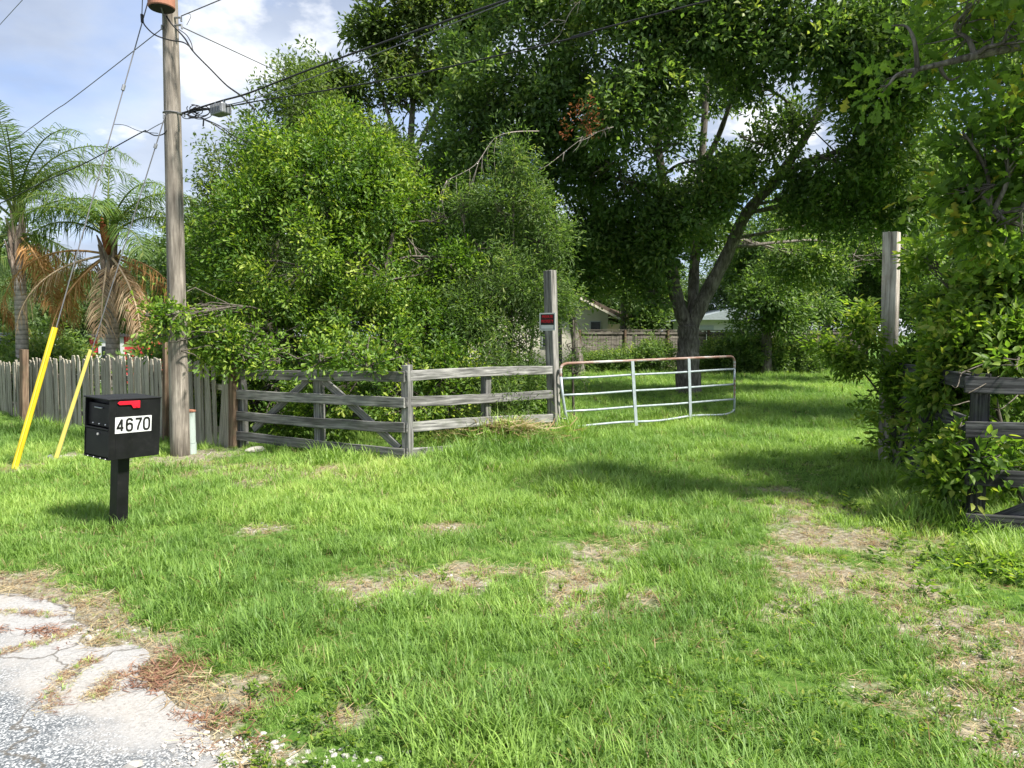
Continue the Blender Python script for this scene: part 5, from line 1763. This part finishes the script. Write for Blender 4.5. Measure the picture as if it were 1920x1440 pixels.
# ------------------------------------------------------------------ palms
def frond_mesh(name, o, az, el, Lg, droop, rng, leaf_l=0.55, n=46, hang=0.5, w=0.022, twist=0.0, sparse=1.0):
    """pinnate frond: arching rachis with two ranks of drooping leaflets"""
    pts, tang = [], []
    p = np.array(o, float)
    hdir = np.array([math.cos(az), math.sin(az), 0])
    steps = 26
    for i in range(steps + 1):
        s = i / steps
        e = el - droop * s ** 1.35
        t = hdir * math.cos(e) + np.array([0, 0, math.sin(e)])
        pts.append(p.copy()); tang.append(t)
        p = p + t * Lg / steps
    pts = np.array(pts); tang = np.array(tang)
    side0 = np.cross(hdir, [0, 0, 1.0]); side0 /= np.linalg.norm(side0)
    V, Fc, sizes, tint = [], [], [], []
    for i in range(n):
        s = 0.16 + 0.84 * i / (n - 1)
        f = s * steps; k = min(int(f), steps - 1); a = f - k
        q = pts[k] * (1 - a) + pts[k + 1] * a
        t = tang[k] * (1 - a) + tang[k + 1] * a
        nrm = np.cross(side0, t)
        if nrm[2] < 0: nrm = -nrm
        prof = leaf_l * (0.45 + 0.75 * math.sin(min(1, s * 1.05) * math.pi) ** 0.7) * (1 if s < 0.9 else 0.8)
        for sg in (-1, 1):
            for rep in (0, 1):
                if rng.rand() > sparse: continue
                l = prof * rng.uniform(0.75, 1.15)
                up = rng.uniform(-0.45, 0.55)
                d = side0 * sg * rng.uniform(0.75, 1.0) + t * rng.uniform(0.35, 0.75) + nrm * up
                d /= np.linalg.norm(d)
                g = np.array([0, 0, -1.0])
                m = q + d * l * 0.5 + g * l * hang * 0.16
                e = q + d * l * 0.85 + g * l * hang * rng.uniform(0.5, 0.95)
                wv = np.cross(d, nrm); wv /= (np.linalg.norm(wv) + 1e-9)
                wv = wv * w * 0.5
                b = len(V)
                V += [q - wv * .6, q + wv * .6, m + wv, m - wv, e]
                Fc += [b, b + 1, b + 2, b + 3, b + 3, b + 2, b + 4]
                sizes += [4, 3]
                c = rng.normal(0.5, 0.2); tint += [c, c + 0.1]
    # rachis
    b = MB(); b.tube([Vector(q) for q in pts[::2]], list(np.linspace(0.028, 0.005, len(pts[::2]))), 5, False)
    off = len(V)
    V = V + [np.array(v) for v in b.v]
    for f in b.f:
        Fc += [off + i for i in f]; sizes.append(len(f)); tint.append(0.95)
    me = mesh_np(name, np.array(V), Fc, sizes)
    at = me.attributes.new('tint', 'FLOAT', 'FACE')
    at.data.foreach_set('value', np.clip(tint, 0, 1).astype(np.float32))
    return me


def palm(name, label, foot_px, Y, path_px, radii, fronds, boots, seed, group=None, spathe=None):
    rng = np.random.RandomState(seed)
    pts = [P(x, y, Y) for x, y in path_px]
    base = V3(pts[0].x, Y, gz(pts[0].x, Y))
    pts = [V3(base.x, Y, base.z - 0.2)] + pts
    root = thing(name, label, 'palm', base, group)
    sm = catmull(pts, 5)
    rad = np.interp(np.linspace(0, 1, len(sm)), np.linspace(0, 1, len(radii)), radii)
    MB().tube([p - base for p in sm], list(rad), 18).build('trunk', MATS['palm_bark'], root, None, True, smooth=True)
    top = pts[-1]
    # old leaf bases wrapped round the top of the trunk
    b = MB()
    for k in range(boots):
        u = k / max(boots - 1, 1)
        q = top - V3(0, 0, 0.95 * u)
        a = k * 2.4
        o = V3(math.cos(a), math.sin(a), 0)
        r0 = 0.10 + 0.03 * u
        b.tube([q + o * r0 * 0.6 - V3(0, 0, .25), q + o * r0 + V3(0, 0, 0.0), q + o * (r0 + 0.05) + V3(0, 0, 0.28), q + o * (r0 + 0.11) + V3(0, 0, 0.45)], [0.05, 0.065, 0.035, 0.012], 6)
    b.build('leaf_bases', MATS['palm_boot'], root, smooth=False)
    for (az, el, Lg, dr, mat, kw) in fronds:
        me = frond_mesh('frond', list(top + V3(0, 0, kw.pop('dz', 0.1))), math.radians(az), math.radians(el), Lg, math.radians(dr), rng, **kw)
        link('frond', me, MATS[mat], root)
    if spathe:
        a, b_ = P(*spathe[0], Y - 0.15), P(*spathe[1], Y - 0.15)
        m = MB(); mid = a.lerp(b_, 0.5) + V3(0.02, -0.05, 0)
        m.tube(catmull([a, mid, b_], 4), [0.03, 0.05, 0.075, 0.085, 0.085, 0.075, 0.06, 0.03, 0.008], 8); m.build('flower_sheath', MATS['palm_spathe'], root, smooth=True)
    return root


def palms():
    G_, L_, D_, T_ = 'palm_green', 'palm_lime', 'palm_dead', 'palm_tan'
    d = dict
    fr = []
    # azimuth 0 = right in view, 90 = away, 180 = left, 270 = towards camera
    for az, el, Lg, dr in ((5, 76, 3.6, 122), (-25, 80, 3.4, 112), (30, 70, 3.2, 112), (60, 76, 3.0, 100), (100, 68, 3.0, 108), (140, 72, 3.2, 108), (178, 70, 3.3, 112), (215, 76, 3.2, 108), (260, 72, 2.8, 108), (300, 78, 3.0, 100), (345, 60, 3.0, 112), (200, 50, 2.8, 98), (15, 40, 2.6, 90), (285, 86, 2.8, 50)):
        fr.append((az, el, Lg, dr, G_, d(leaf_l=0.60, hang=0.55, w=0.019)))
    for az, el, Lg, dr, m in ((355, -5, 2.2, 70, G_), (190, -10, 2.2, 70, L_), (10, -25, 2.0, 55, D_), (330, -30, 2.3, 55, D_), (205, -40, 2.2, 45, L_), (60, -40, 2.4, 45, D_)):
        fr.append((az, el, Lg, dr, m, d(leaf_l=0.45, hang=0.9, dz=-0.15)))
    palm('queen_palm', 'feathery green palm with a smooth grey trunk above the paling fence', (42, 700), 16.5, [(43, 700), (40, 600), (36, 520), (31, 425)], [0.15, 0.13, 0.12, 0.13, 0.11], fr, 16, 41)
    fr = []
    for az, el, Lg, dr, m in ((0, 62, 2.5, 118, L_), (335, 68, 2.5, 118, L_), (30, 66, 2.6, 116, G_), (70, 60, 2.2, 110, G_), (120, 60, 2.1, 116, G_), (170, 60, 2.1, 118, L_), (195, 50, 2.2, 112, L_), (230, 64, 2.0, 116, G_), (350, 36, 2.3, 100, G_), (185, 35, 1.9, 100, G_), (290, 60, 1.7, 110, L_), (320, 20, 1.9, 90, G_)):
        fr.append((az, el, Lg, dr, m, d(leaf_l=0.52, hang=0.6, w=0.019)))
    fr.append((80, 88, 1.9, 8, L_, d(leaf_l=0.16, hang=0.1, n=24)))
    for az, el, Lg, dr, m in ((188, 12, 2.7, 100, D_), (200, -12, 2.5, 76, T_), (352, -8, 2.5, 80, D_), (335, -36, 2.3, 50, D_), (12, -22, 2.5, 66, D_), (30, -50, 2.3, 36, D_), (345, -62, 2.1, 26, T_), (160, -20, 2.4, 66, D_), (320, -28, 2.4, 58, T_), (215, -40, 2.2, 46, D_), (2, -45, 2.4, 42, T_), (280, -60, 1.8, 26, T_)):
        fr.append((az, el, Lg, dr, m, d(leaf_l=0.36, hang=1.0, dz=-0.25, w=0.016, sparse=0.8)))
    palm('queen_palm', 'palm with rust-brown dead fronds drooping round its trunk near the pole', (212, 700), 15.5, [(212, 700), (211, 620), (208, 530), (203, 455)], [0.16, 0.145, 0.13, 0.135, 0.10], fr, 14, 42, spathe=((205, 478), (190, 405)))
    fr = []
    for az, el, Lg, dr, m in ((20, 60, 1.8, 110, G_), (80, 70, 1.8, 100, G_), (150, 55, 1.8, 110, L_), (200, 60, 1.9, 112, L_), (260, 60, 1.6, 110, G_), (320, 62, 1.8, 112, G_), (350, 20, 1.8, 85, T_), (10, -30, 1.7, 50, T_), (190, 0, 1.7, 70, D_)):
        fr.append((az, el, Lg, dr, m, d(leaf_l=0.45, hang=0.8)))
    palm('queen_palm', 'small palm half hidden between the pole and the green tree', (365, 700), 17.5, [(365, 700), (365, 640), (366, 590)], [0.14, 0.13, 0.12, 0.10], fr, 8, 43)
    fr = []
    for az, el, Lg, dr, m in ((0, 55, 2.2, 118, L_), (40, 60, 2.2, 112, G_), (120, 60, 2.2, 112, G_), (190, 60, 2.2, 112, G_), (250, 60, 2.2, 112, L_), (320, 50, 2.2, 118, L_), (350, 5, 2.0, 75, L_), (10, -30, 2.0, 50, D_), (200, 0, 2.0, 70, D_)):
        fr.append((az, el, Lg, dr, m, d(leaf_l=0.5, hang=0.85)))
    palm('queen_palm', 'palm crown hanging at the edge above the white shed', (-40, 700), 18.5, [(-50, 700), (-52, 620), (-55, 540)], [0.17, 0.15, 0.13, 0.12], fr, 10, 44)


palms()


# ------------------------------------------------------------------ scattered small growth
def scatter(name, label, pts, rot, scl, idx, tint, protos, cat):
    me = mesh_np(name, pts, [], [])
    for nm, ty, arr in (('rot', 'FLOAT_VECTOR', rot), ('scl', 'FLOAT', scl), ('tint', 'FLOAT', tint)):
        a = me.attributes.new(nm, ty, 'POINT')
        a.data.foreach_set('vector' if ty == 'FLOAT_VECTOR' else 'value', np.asarray(arr, np.float32).ravel())
    a = me.attributes.new('pick', 'INT', 'POINT'); a.data.foreach_set('value', np.asarray(idx, np.int32))
    o = link(name, me, None)
    setp(o, label, cat, None, 'stuff')
    ng = bpy.data.node_groups.new(name + '_scatter', 'GeometryNodeTree')
    ng.interface.new_socket('Geometry', in_out='INPUT', socket_type='NodeSocketGeometry')
    ng.interface.new_socket('Geometry', in_out='OUTPUT', socket_type='NodeSocketGeometry')
    gi = ng.nodes.new('NodeGroupInput'); go = ng.nodes.new('NodeGroupOutput')
    j = ng.nodes.new('GeometryNodeJoinGeometry')
    for pm in reversed(protos):
        src = bpy.data.objects.new('proto_' + name, pm)
        oi = ng.nodes.new('GeometryNodeObjectInfo'); oi.inputs['Object'].default_value = src; oi.inputs['As Instance'].default_value = False
        g2 = ng.nodes.new('GeometryNodeGeometryToInstance')
        ng.links.new(oi.outputs['Geometry'], g2.inputs[0]); ng.links.new(g2.outputs[0], j.inputs[0])
    ip = ng.nodes.new('GeometryNodeInstanceOnPoints')
    ip.inputs['Pick Instance'].default_value = True
    ng.links.new(gi.outputs[0], ip.inputs['Points']); ng.links.new(j.outputs[0], ip.inputs['Instance'])

    def na(nm, ty, sock):
        n = ng.nodes.new('GeometryNodeInputNamedAttribute'); n.data_type = ty; n.inputs['Name'].default_value = nm
        ng.links.new([q for q in n.outputs if q.enabled][0], ip.inputs[sock])
    na('pick', 'INT', 'Instance Index'); na('rot', 'FLOAT_VECTOR', 'Rotation'); na('scl', 'FLOAT', 'Scale')
    ng.links.new(ip.outputs[0], go.inputs[0])
    m = o.modifiers.new('scatter', 'NODES'); m.node_group = ng
    return o


def blade_clump(name, n, mat, rng, lean=(0.1, 0.8), spread=0.25, w=0.045, curl=0.5, hvar=(0.5, 1.0)):
    V, Fc, sizes = [], [], []
    for i in range(n):
        a = rng.rand() * 6.283
        o = np.array([math.cos(a), math.sin(a), 0]) * spread * math.sqrt(rng.rand())
        b = rng.rand() * 6.283
        d = np.array([math.cos(b), math.sin(b), 0])
        s = np.array([-d[1], d[0], 0])
        h = rng.uniform(*hvar); le = rng.uniform(*lean)
        cu = curl * rng.uniform(0.3, 1.2)
        ww = w * rng.uniform(0.7, 1.2)
        k = len(V)
        an = le * 0.5
        p = o.copy()
        seg = h / 3
        for j, wf in enumerate((0.8, 1.0, 0.7)):
            V += [p - s * ww * wf * .5, p + s * ww * wf * .5]
            p = p + (d * math.sin(an) + np.array([0, 0, math.cos(an)])) * seg
            an += cu * 0.6
            an = min(an, 2.0)
        V.append(p)
        Fc += [k, k + 1, k + 3, k + 2, k + 2, k + 3, k + 5, k + 4, k + 4, k + 5, k + 6]
        sizes += [4, 4, 3]
    me = mesh_np(name, np.array(V), Fc, sizes)
    me.materials.append(MATS[mat])
    return me


def lying_straw(name, n, mat, rng, w=0.03):
    V, Fc, sizes = [], [], []
    for i in range(n):
        b = rng.rand() * 6.283
        d = np.array([math.cos(b), math.sin(b), rng.uniform(-0.05, 0.25)])
        s = np.array([-d[1], d[0], 0.3 * rng.normal()])
        o = np.array([rng.normal() * 0.35, rng.normal() * 0.35, 0.03 + 0.10 * rng.rand()])
        l = rng.uniform(0.4, 1.1)
        bend = np.array([rng.normal(), rng.normal(), rng.normal() * 0.5]) * 0.08
        k = len(V)
        V += [o - s * w * .5, o + s * w * .5, o + d * l * .5 + bend + s * w * .5, o + d * l * .5 + bend - s * w * .5, o + d * l]
        Fc += [k, k + 1, k + 2, k + 3, k + 3, k + 2, k + 4]; sizes += [4, 3]
    me = mesh_np(name, np.array(V), Fc, sizes); me.materials.append(MATS[mat])
    return me


def leaf_tuft(name, n, mat, rng):
    """low broad-leaved weed"""
    m = n
    a = rng.rand(m) * 6.283
    d = np.column_stack([np.cos(a), np.sin(a), rng.uniform(0.1, 1.0, m)])
    pos = np.column_stack([rng.normal(size=m) * .2, rng.normal(size=m) * .2, rng.uniform(0, .6, m)])
    nn = np.column_stack([rng.normal(size=m) * .4, rng.normal(size=m) * .4, np.ones(m)])
    me = leaf_mesh(name, pos, d, nn, rng.uniform(.25, .5, m), rng.uniform(.12, .2, m), 'lance', rng.rand(m))
    me.materials.append(MATS[mat])
    return me


def field(dens, ymin, ymax, rng, margin=1.6, slope=0.80):
    xw = slope * ymax + margin
    n = int(2 * xw * (ymax - ymin) * dens)
    x = rng.uniform(-xw, xw, n); y = rng.uniform(ymin, ymax, n)
    k = np.abs(x) < slope * y + margin
    x, y = x[k], y[k]
    k = ~in_poly(x, y, ROAD_POLY)
    return x[k], y[k]


# tall growth zones: px, py, half sizes in px, extra height
TALL_PX = [(930, 835, 90, 20, 1.7), (1060, 815, 40, 14, 1.3), (850, 862, 60, 10, 1.0), (640, 866, 120, 8, 0.6), (1800, 1000, 110, 60, 1.1), (1700, 920, 80, 30, 1.3), (1890, 1060, 60, 50, 1.2), (300, 1130, 170, 60, 0.55), (480, 1200, 120, 50, 0.5), (800, 1330, 220, 70, 0.35),
           (1110, 795, 60, 8, 0.3), (1240, 1060, 60, 22, 0.45), (960, 950, 80, 12, 0.6), (1100, 925, 90, 14, 0.6), (60, 808, 80, 10, 0.6), (1250, 790, 100, 8, .5)]
TALL = []
for (px, py, rx, ry, s) in TALL_PX:
    c = G0(px, py)
    TALL.append((c.x, c.y, rx * c.y / F, max((G0(px, py - ry).y - G0(px, py + ry).y) / 2, 0.15), s))


def tall_arr(x, y):
    b = np.zeros(len(x))
    for cx, cy, rx, ry, s in TALL:
        b = np.maximum(b, s * np.clip(1.4 - np.hypot((x - cx) / rx, (y - cy) / ry), 0, 1))
    return b


def lawn():
    rng = np.random.RandomState(77)
    protos = [blade_clump('blade', 15, 'grass_blade', rng, (0.1, 1.4), 0.34, 0.034, 0.75) for _ in range(5)]
    protos += [blade_clump('blade', 17, 'grass_blade', rng, (0.5, 1.6), 0.42, 0.055, 0.5, (0.35, 0.8)) for _ in range(3)]
    protos += [blade_clump('blade', 10, 'grass_blade', rng, (0.0, 0.9), 0.20, 0.026, 1.0, (0.7, 1.4)) for _ in range(3)]
    protos += [blade_clump('blade', 9, 'straw_blade', rng, (0.3, 1.6), 0.35, 0.028, 0.7, (0.5, 1.0)) for _ in range(2)]
    X, Y, S, I, T = [], [], [], [], []
    for (dens, y0, y1, hs) in ((480, 1.6, 4.5, 0.92), (330, 4.5, 8.0, 1.0), (170, 8.0, 15.0, 1.15), (62, 15.0, 26.0, 1.45), (24, 26.0, 44.0, 2.0)):
        x, y = field(dens, y0, y1, rng, 2.0 if y0 < 20 else 0.5, 0.80)
        p = np.column_stack([x, y])
        bare = bare_arr(x, y)
        keep = rng.rand(len(x)) > np.clip(bare * 0.78 - 0.03 + (fbm(p * 6, 2, 3) - .5) * 1.3 * np.clip(bare * 2, 0.1, 1), 0, 0.93)
        # grass thins under the dense thicket behind the left fence
        keep &= ~((y > 12.2) & (x > -8) & (x < 0.4) & (y < 24) & (rng.rand(len(x)) < 0.85))
        x, y, p, bare = x[keep], y[keep], p[keep], bare[keep]
        h = 0.05 + 0.15 * fbm(p * 0.9, 12, 3) + 0.09 * (vnoise(p * 3.1, 15) - .5)
        tl = tall_arr(x, y)
        h = h * hs * (1 - 0.62 * np.clip(bare, 0, 1)) * (1 + tl)
        # the mown strip along the road edge is short
        ed = edge_dist(x, y, ROAD_EDGE)
        h *= np.clip(0.35 + ed / 0.9, 0.35, 1)
        h *= rng.uniform(0.7, 1.3, len(x))
        kind = rng.choice(13, len(x), p=[.10] * 5 + [.09] * 3 + [.06] * 3 + [.025] * 2)
        short = (bare > 0.3)
        kind = np.where(short & (rng.rand(len(x)) < .7), 5 + rng.randint(0, 3, len(x)), kind)
        tint = 0.20 + 0.85 * (fbm(p * 0.6, 41, 3) - 0.45) + 0.30 * np.clip(bare, 0, 1) + rng.normal(0, 0.10, len(x)) + 0.10 * np.clip(tl - 1.0, 0, 1)
        X.append(x); Y.append(y); S.append(h); I.append(kind); T.append(tint)
    x = np.concatenate(X); y = np.concatenate(Y)
    z = gz_arr(x, y) - 0.006
    n = len(x)
    rot = np.column_stack([rng.normal(0, .12, n), rng.normal(0, .12, n), rng.rand(n) * 6.283])
    scatter('lawn_grass', 'long uneven green grass of the verge and drive', np.column_stack([x, y, z]), rot, np.concatenate(S), np.concatenate(I), np.concatenate(T), protos, 'grass')


lawn()


def straw():
    rng = np.random.RandomState(78)
    protos = [lying_straw('straw', 12, 'straw_blade', rng) for _ in range(5)]
    x, y = field(420, 1.7, 9.5, rng, 1.0, 0.75)
    b = bare_arr(x, y); p = np.column_stack([x, y])
    k = rng.rand(len(x)) < np.clip(b * 0.85 + 0.10 * (fbm(p * 2, 3, 2) > .5), 0.02, .9)
    x, y, b = x[k], y[k], b[k]
    # the bleached heap of cut stalks by the fence
    c = G0(945, 838)
    hx = rng.normal(c.x, 0.35, 90); hy = rng.normal(c.y, 0.18, 90)
    z = gz_arr(x, y); hz = gz_arr(hx, hy) + rng.uniform(0, .22, 90)
    n = len(x) + 90
    s = np.concatenate([rng.uniform(.05, .12, len(x)), rng.uniform(.25, .5, 90)])
    rot = np.column_stack([rng.normal(0, .12, n), rng.normal(0, .12, n), rng.rand(n) * 6.283])
    tint = rng.uniform(-.1, .75, n)
    scatter('dry_straw', 'bleached dead grass lying on bare patches', np.column_stack([np.r_[x, hx], np.r_[y, hy], np.r_[z, hz]]), rot, s, rng.randint(0, 5, n), tint, protos, 'straw')
    # reddish litter along the broken pavement edge and weeds in its cracks
    pr = [lying_straw('litter', 12, 'litter_red', rng, 0.05) for _ in range(4)]
    pts = []
    for a, b_ in zip(ROAD_EDGE[2:-2], ROAD_EDGE[3:-1]):
        m = int((b_ - a).length * 26)
        t = rng.rand(m)
        q = np.array([[a.x + (b_.x - a.x) * u, a.y + (b_.y - a.y) * u] for u in t]).reshape(-1, 2)
        pts.append(q + rng.normal(0, 0.10, q.shape) + np.array([0.05, 0.06]))
    q = np.concatenate(pts)
    for cx, cy, sx, sy, m in ((300, 1268, .09, .10, 60), (420, 1345, .09, .05, 25), (470, 1290, .08, .04, 30), (60, 1185, .25, .03, 40)):
        c = G0(cx, cy); q = np.concatenate([q, np.column_stack([rng.normal(c.x, sx, m), rng.normal(c.y, sy, m)])])
    k = fbm(q * 3.1, 19, 2) > .42
    q = q[k]; n = len(q)
    z = np.maximum(gz_arr(q[:, 0], q[:, 1]), 0.004)
    scatter('leaf_litter', 'reddish dry litter along the broken pavement edge', np.column_stack([q, z]), np.column_stack([rng.normal(0, .1, n), rng.normal(0, .1, n), rng.rand(n) * 6.3]), rng.uniform(.04, .10, n), rng.randint(0, 4, n), rng.uniform(0, .8, n), pr, 'litter')
    # weeds in the cracks
    cr = [[(0, 1228), (60, 1212), (120, 1195), (150, 1180)], [(92, 1335), (105, 1300), (125, 1270), (150, 1250), (175, 1238)], [(165, 1318), (185, 1302), (203, 1288), (210, 1270)], [(0, 1150), (60, 1152), (110, 1158)]]
    pts = []
    for line in cr:
        for a, b_ in zip(line[:-1], line[1:]):
            A, B = G0(*a), G0(*b_)
            m = int(30 + (B - A).length * 70)
            for u in rng.rand(m):
                pts.append((A.x + (B.x - A.x) * u + rng.normal(0, .03), A.y + (B.y - A.y) * u + rng.normal(0, .02)))
    q = np.array(pts); n = len(q)
    pr2 = [lying_straw('weed', 8, 'straw_blade', rng, 0.05), blade_clump('weed', 8, 'grass_blade', rng, (0.8, 1.8), .3, .07, .4, (.3, .8)), lying_straw('weed', 8, 'litter_red', rng, 0.05)]
    scatter('crack_weeds', 'dry weeds rooted in the pavement cracks', np.column_stack([q, np.full(n, 0.010)]), np.column_stack([np.zeros(n), np.zeros(n), rng.rand(n) * 6.3]), rng.uniform(.025, .055, n), rng.choice(3, n, p=[.55, .15, .3]), rng.uniform(.1, .9, n), pr2, 'weeds')


straw()


def weeds():
    rng = np.random.RandomState(79)
    pr = [leaf_tuft('weed', 16, 'leaf_vine', rng) for _ in range(4)]
    X, Y = [], []
    for px, py, sx, sy, m in ((1780, 960, .55, .45, 170), (1870, 1060, .4, .3, 120), (1690, 880, .35, .5, 120), (1640, 850, .2, .3, 50), (860, 840, .4, .15, 40), (400, 832, .25, .1, 30), (1450, 1250, .8, .5, 60), (1000, 1400, 1.0, .4, 50), (1600, 1150, .5, .4, 50), (1850, 1200, .3, .4, 30), (900, 868, .5, .1, 20), (1500, 1330, .7, .35, 120), (1250, 1380, .6, .3, 60), (520, 1330, .35, .25, 70), (640, 1400, .4, .2, 50), (900, 1150, 1.2, .5, 60), (1700, 1380, .4, .25, 60)):
        c = G0(px, py)
        X.append(rng.normal(c.x, sx, m)); Y.append(rng.normal(c.y, sy, m))
    x = np.concatenate(X); y = np.concatenate(Y)
    k = ~in_poly(x, y, ROAD_POLY) & (y > 1.9); x, y = x[k], y[k]
    n = len(x)
    s = np.where((x > 2.6) & (y > 4.2), rng.uniform(.07, .17, n), rng.uniform(.04, .09, n))
    scatter('broadleaf_weeds', 'low broad-leaved weeds among the grass', np.column_stack([x, y, gz_arr(x, y)]), np.column_stack([rng.normal(0, .1, n), rng.normal(0, .1, n), rng.rand(n) * 6.3]), s, rng.randint(0, 4, n), rng.rand(n), pr, 'weeds')
    # limestone chips in the bare spots
    pr = []
    for k in range(5):
        m = MB(); r = random.Random(k)
        pts = []
        import bmesh
        bm = bmesh.new(); bmesh.ops.create_icosphere(bm, subdivisions=1, radius=1.0)
        for v in bm.verts:
            v.co = Vector((v.co.x * r.uniform(.6, 1.1), v.co.y * r.uniform(.6, 1.1), v.co.z * r.uniform(.3, .6)))
        me = bpy.data.meshes.new('chip'); bm.to_mesh(me); bm.free(); me.materials.append(MATS['limestone']); pr.append(me)
    X, Y = [], []
    for px, py, sx, sy, m in ((845, 987, .10, .05, 120), (660, 1130, .12, .06, 90), (720, 1110, .16, .06, 70), (1100, 1120, .15, .08, 60), (850, 1082, .18, .06, 60), (400, 1415, .12, .08, 120), (440, 1400, .1, .05, 80), (1850, 1350, .2, .2, 120), (1780, 1190, .3, .2, 100), (140, 856, .15, .08, 120), (380, 850, .25, .08, 60), (480, 845, .05, .03, 20), (560, 1425, .2, .05, 80), (480, 994, .08, .05, 50), (200, 1190, .2, .08, 60)):
        c = G0(px, py); X.append(rng.normal(c.x, sx, m)); Y.append(rng.normal(c.y, sy, m))
    x = np.concatenate(X); y = np.concatenate(Y); n = len(x)
    z = np.maximum(gz_arr(x, y), np.where(in_poly(x, y, ROAD_POLY), 0.012, -9))
    scatter('limestone_chips', 'pale limestone chips on the bare sandy spots', np.column_stack([x, y, z]), np.column_stack([rng.normal(0, .2, n), rng.normal(0, .2, n), rng.rand(n) * 6.3]), rng.gamma(2.0, .0035, n) + .003, rng.randint(0, 5, n), rng.rand(n), pr, 'gravel')


weeds()


def rocks():
    import bmesh
    for px, py, s, lab in ((480, 847, .11, 'pale flat rock lying below the left end of the board fence'), (890, 862, .06, 'small pale rock in the grass near the fence corner'), (1022, 868, .0, '')):
        if s == 0: continue
        r = random.Random(px)
        bm = bmesh.new(); bmesh.ops.create_icosphere(bm, subdivisions=3, radius=1.0)
        for v in bm.verts:
            k = 1 + 0.25 * math.sin(v.co.x * 3 + r.random()) * math.cos(v.co.y * 4) + r.uniform(-.04, .04)
            v.co = Vector((v.co.x * k * s * 1.3, v.co.y * k * s, v.co.z * k * s * 0.45))
        me = bpy.data.meshes.new('rock'); bm.to_mesh(me); bm.free()
        g = G(px, py)
        o = link('rock', me, MATS['rock_pale'], None, Matrix.Translation(g + V3(0, 0, s * 0.2)))
        setp(o, lab, 'rock')


rocks()
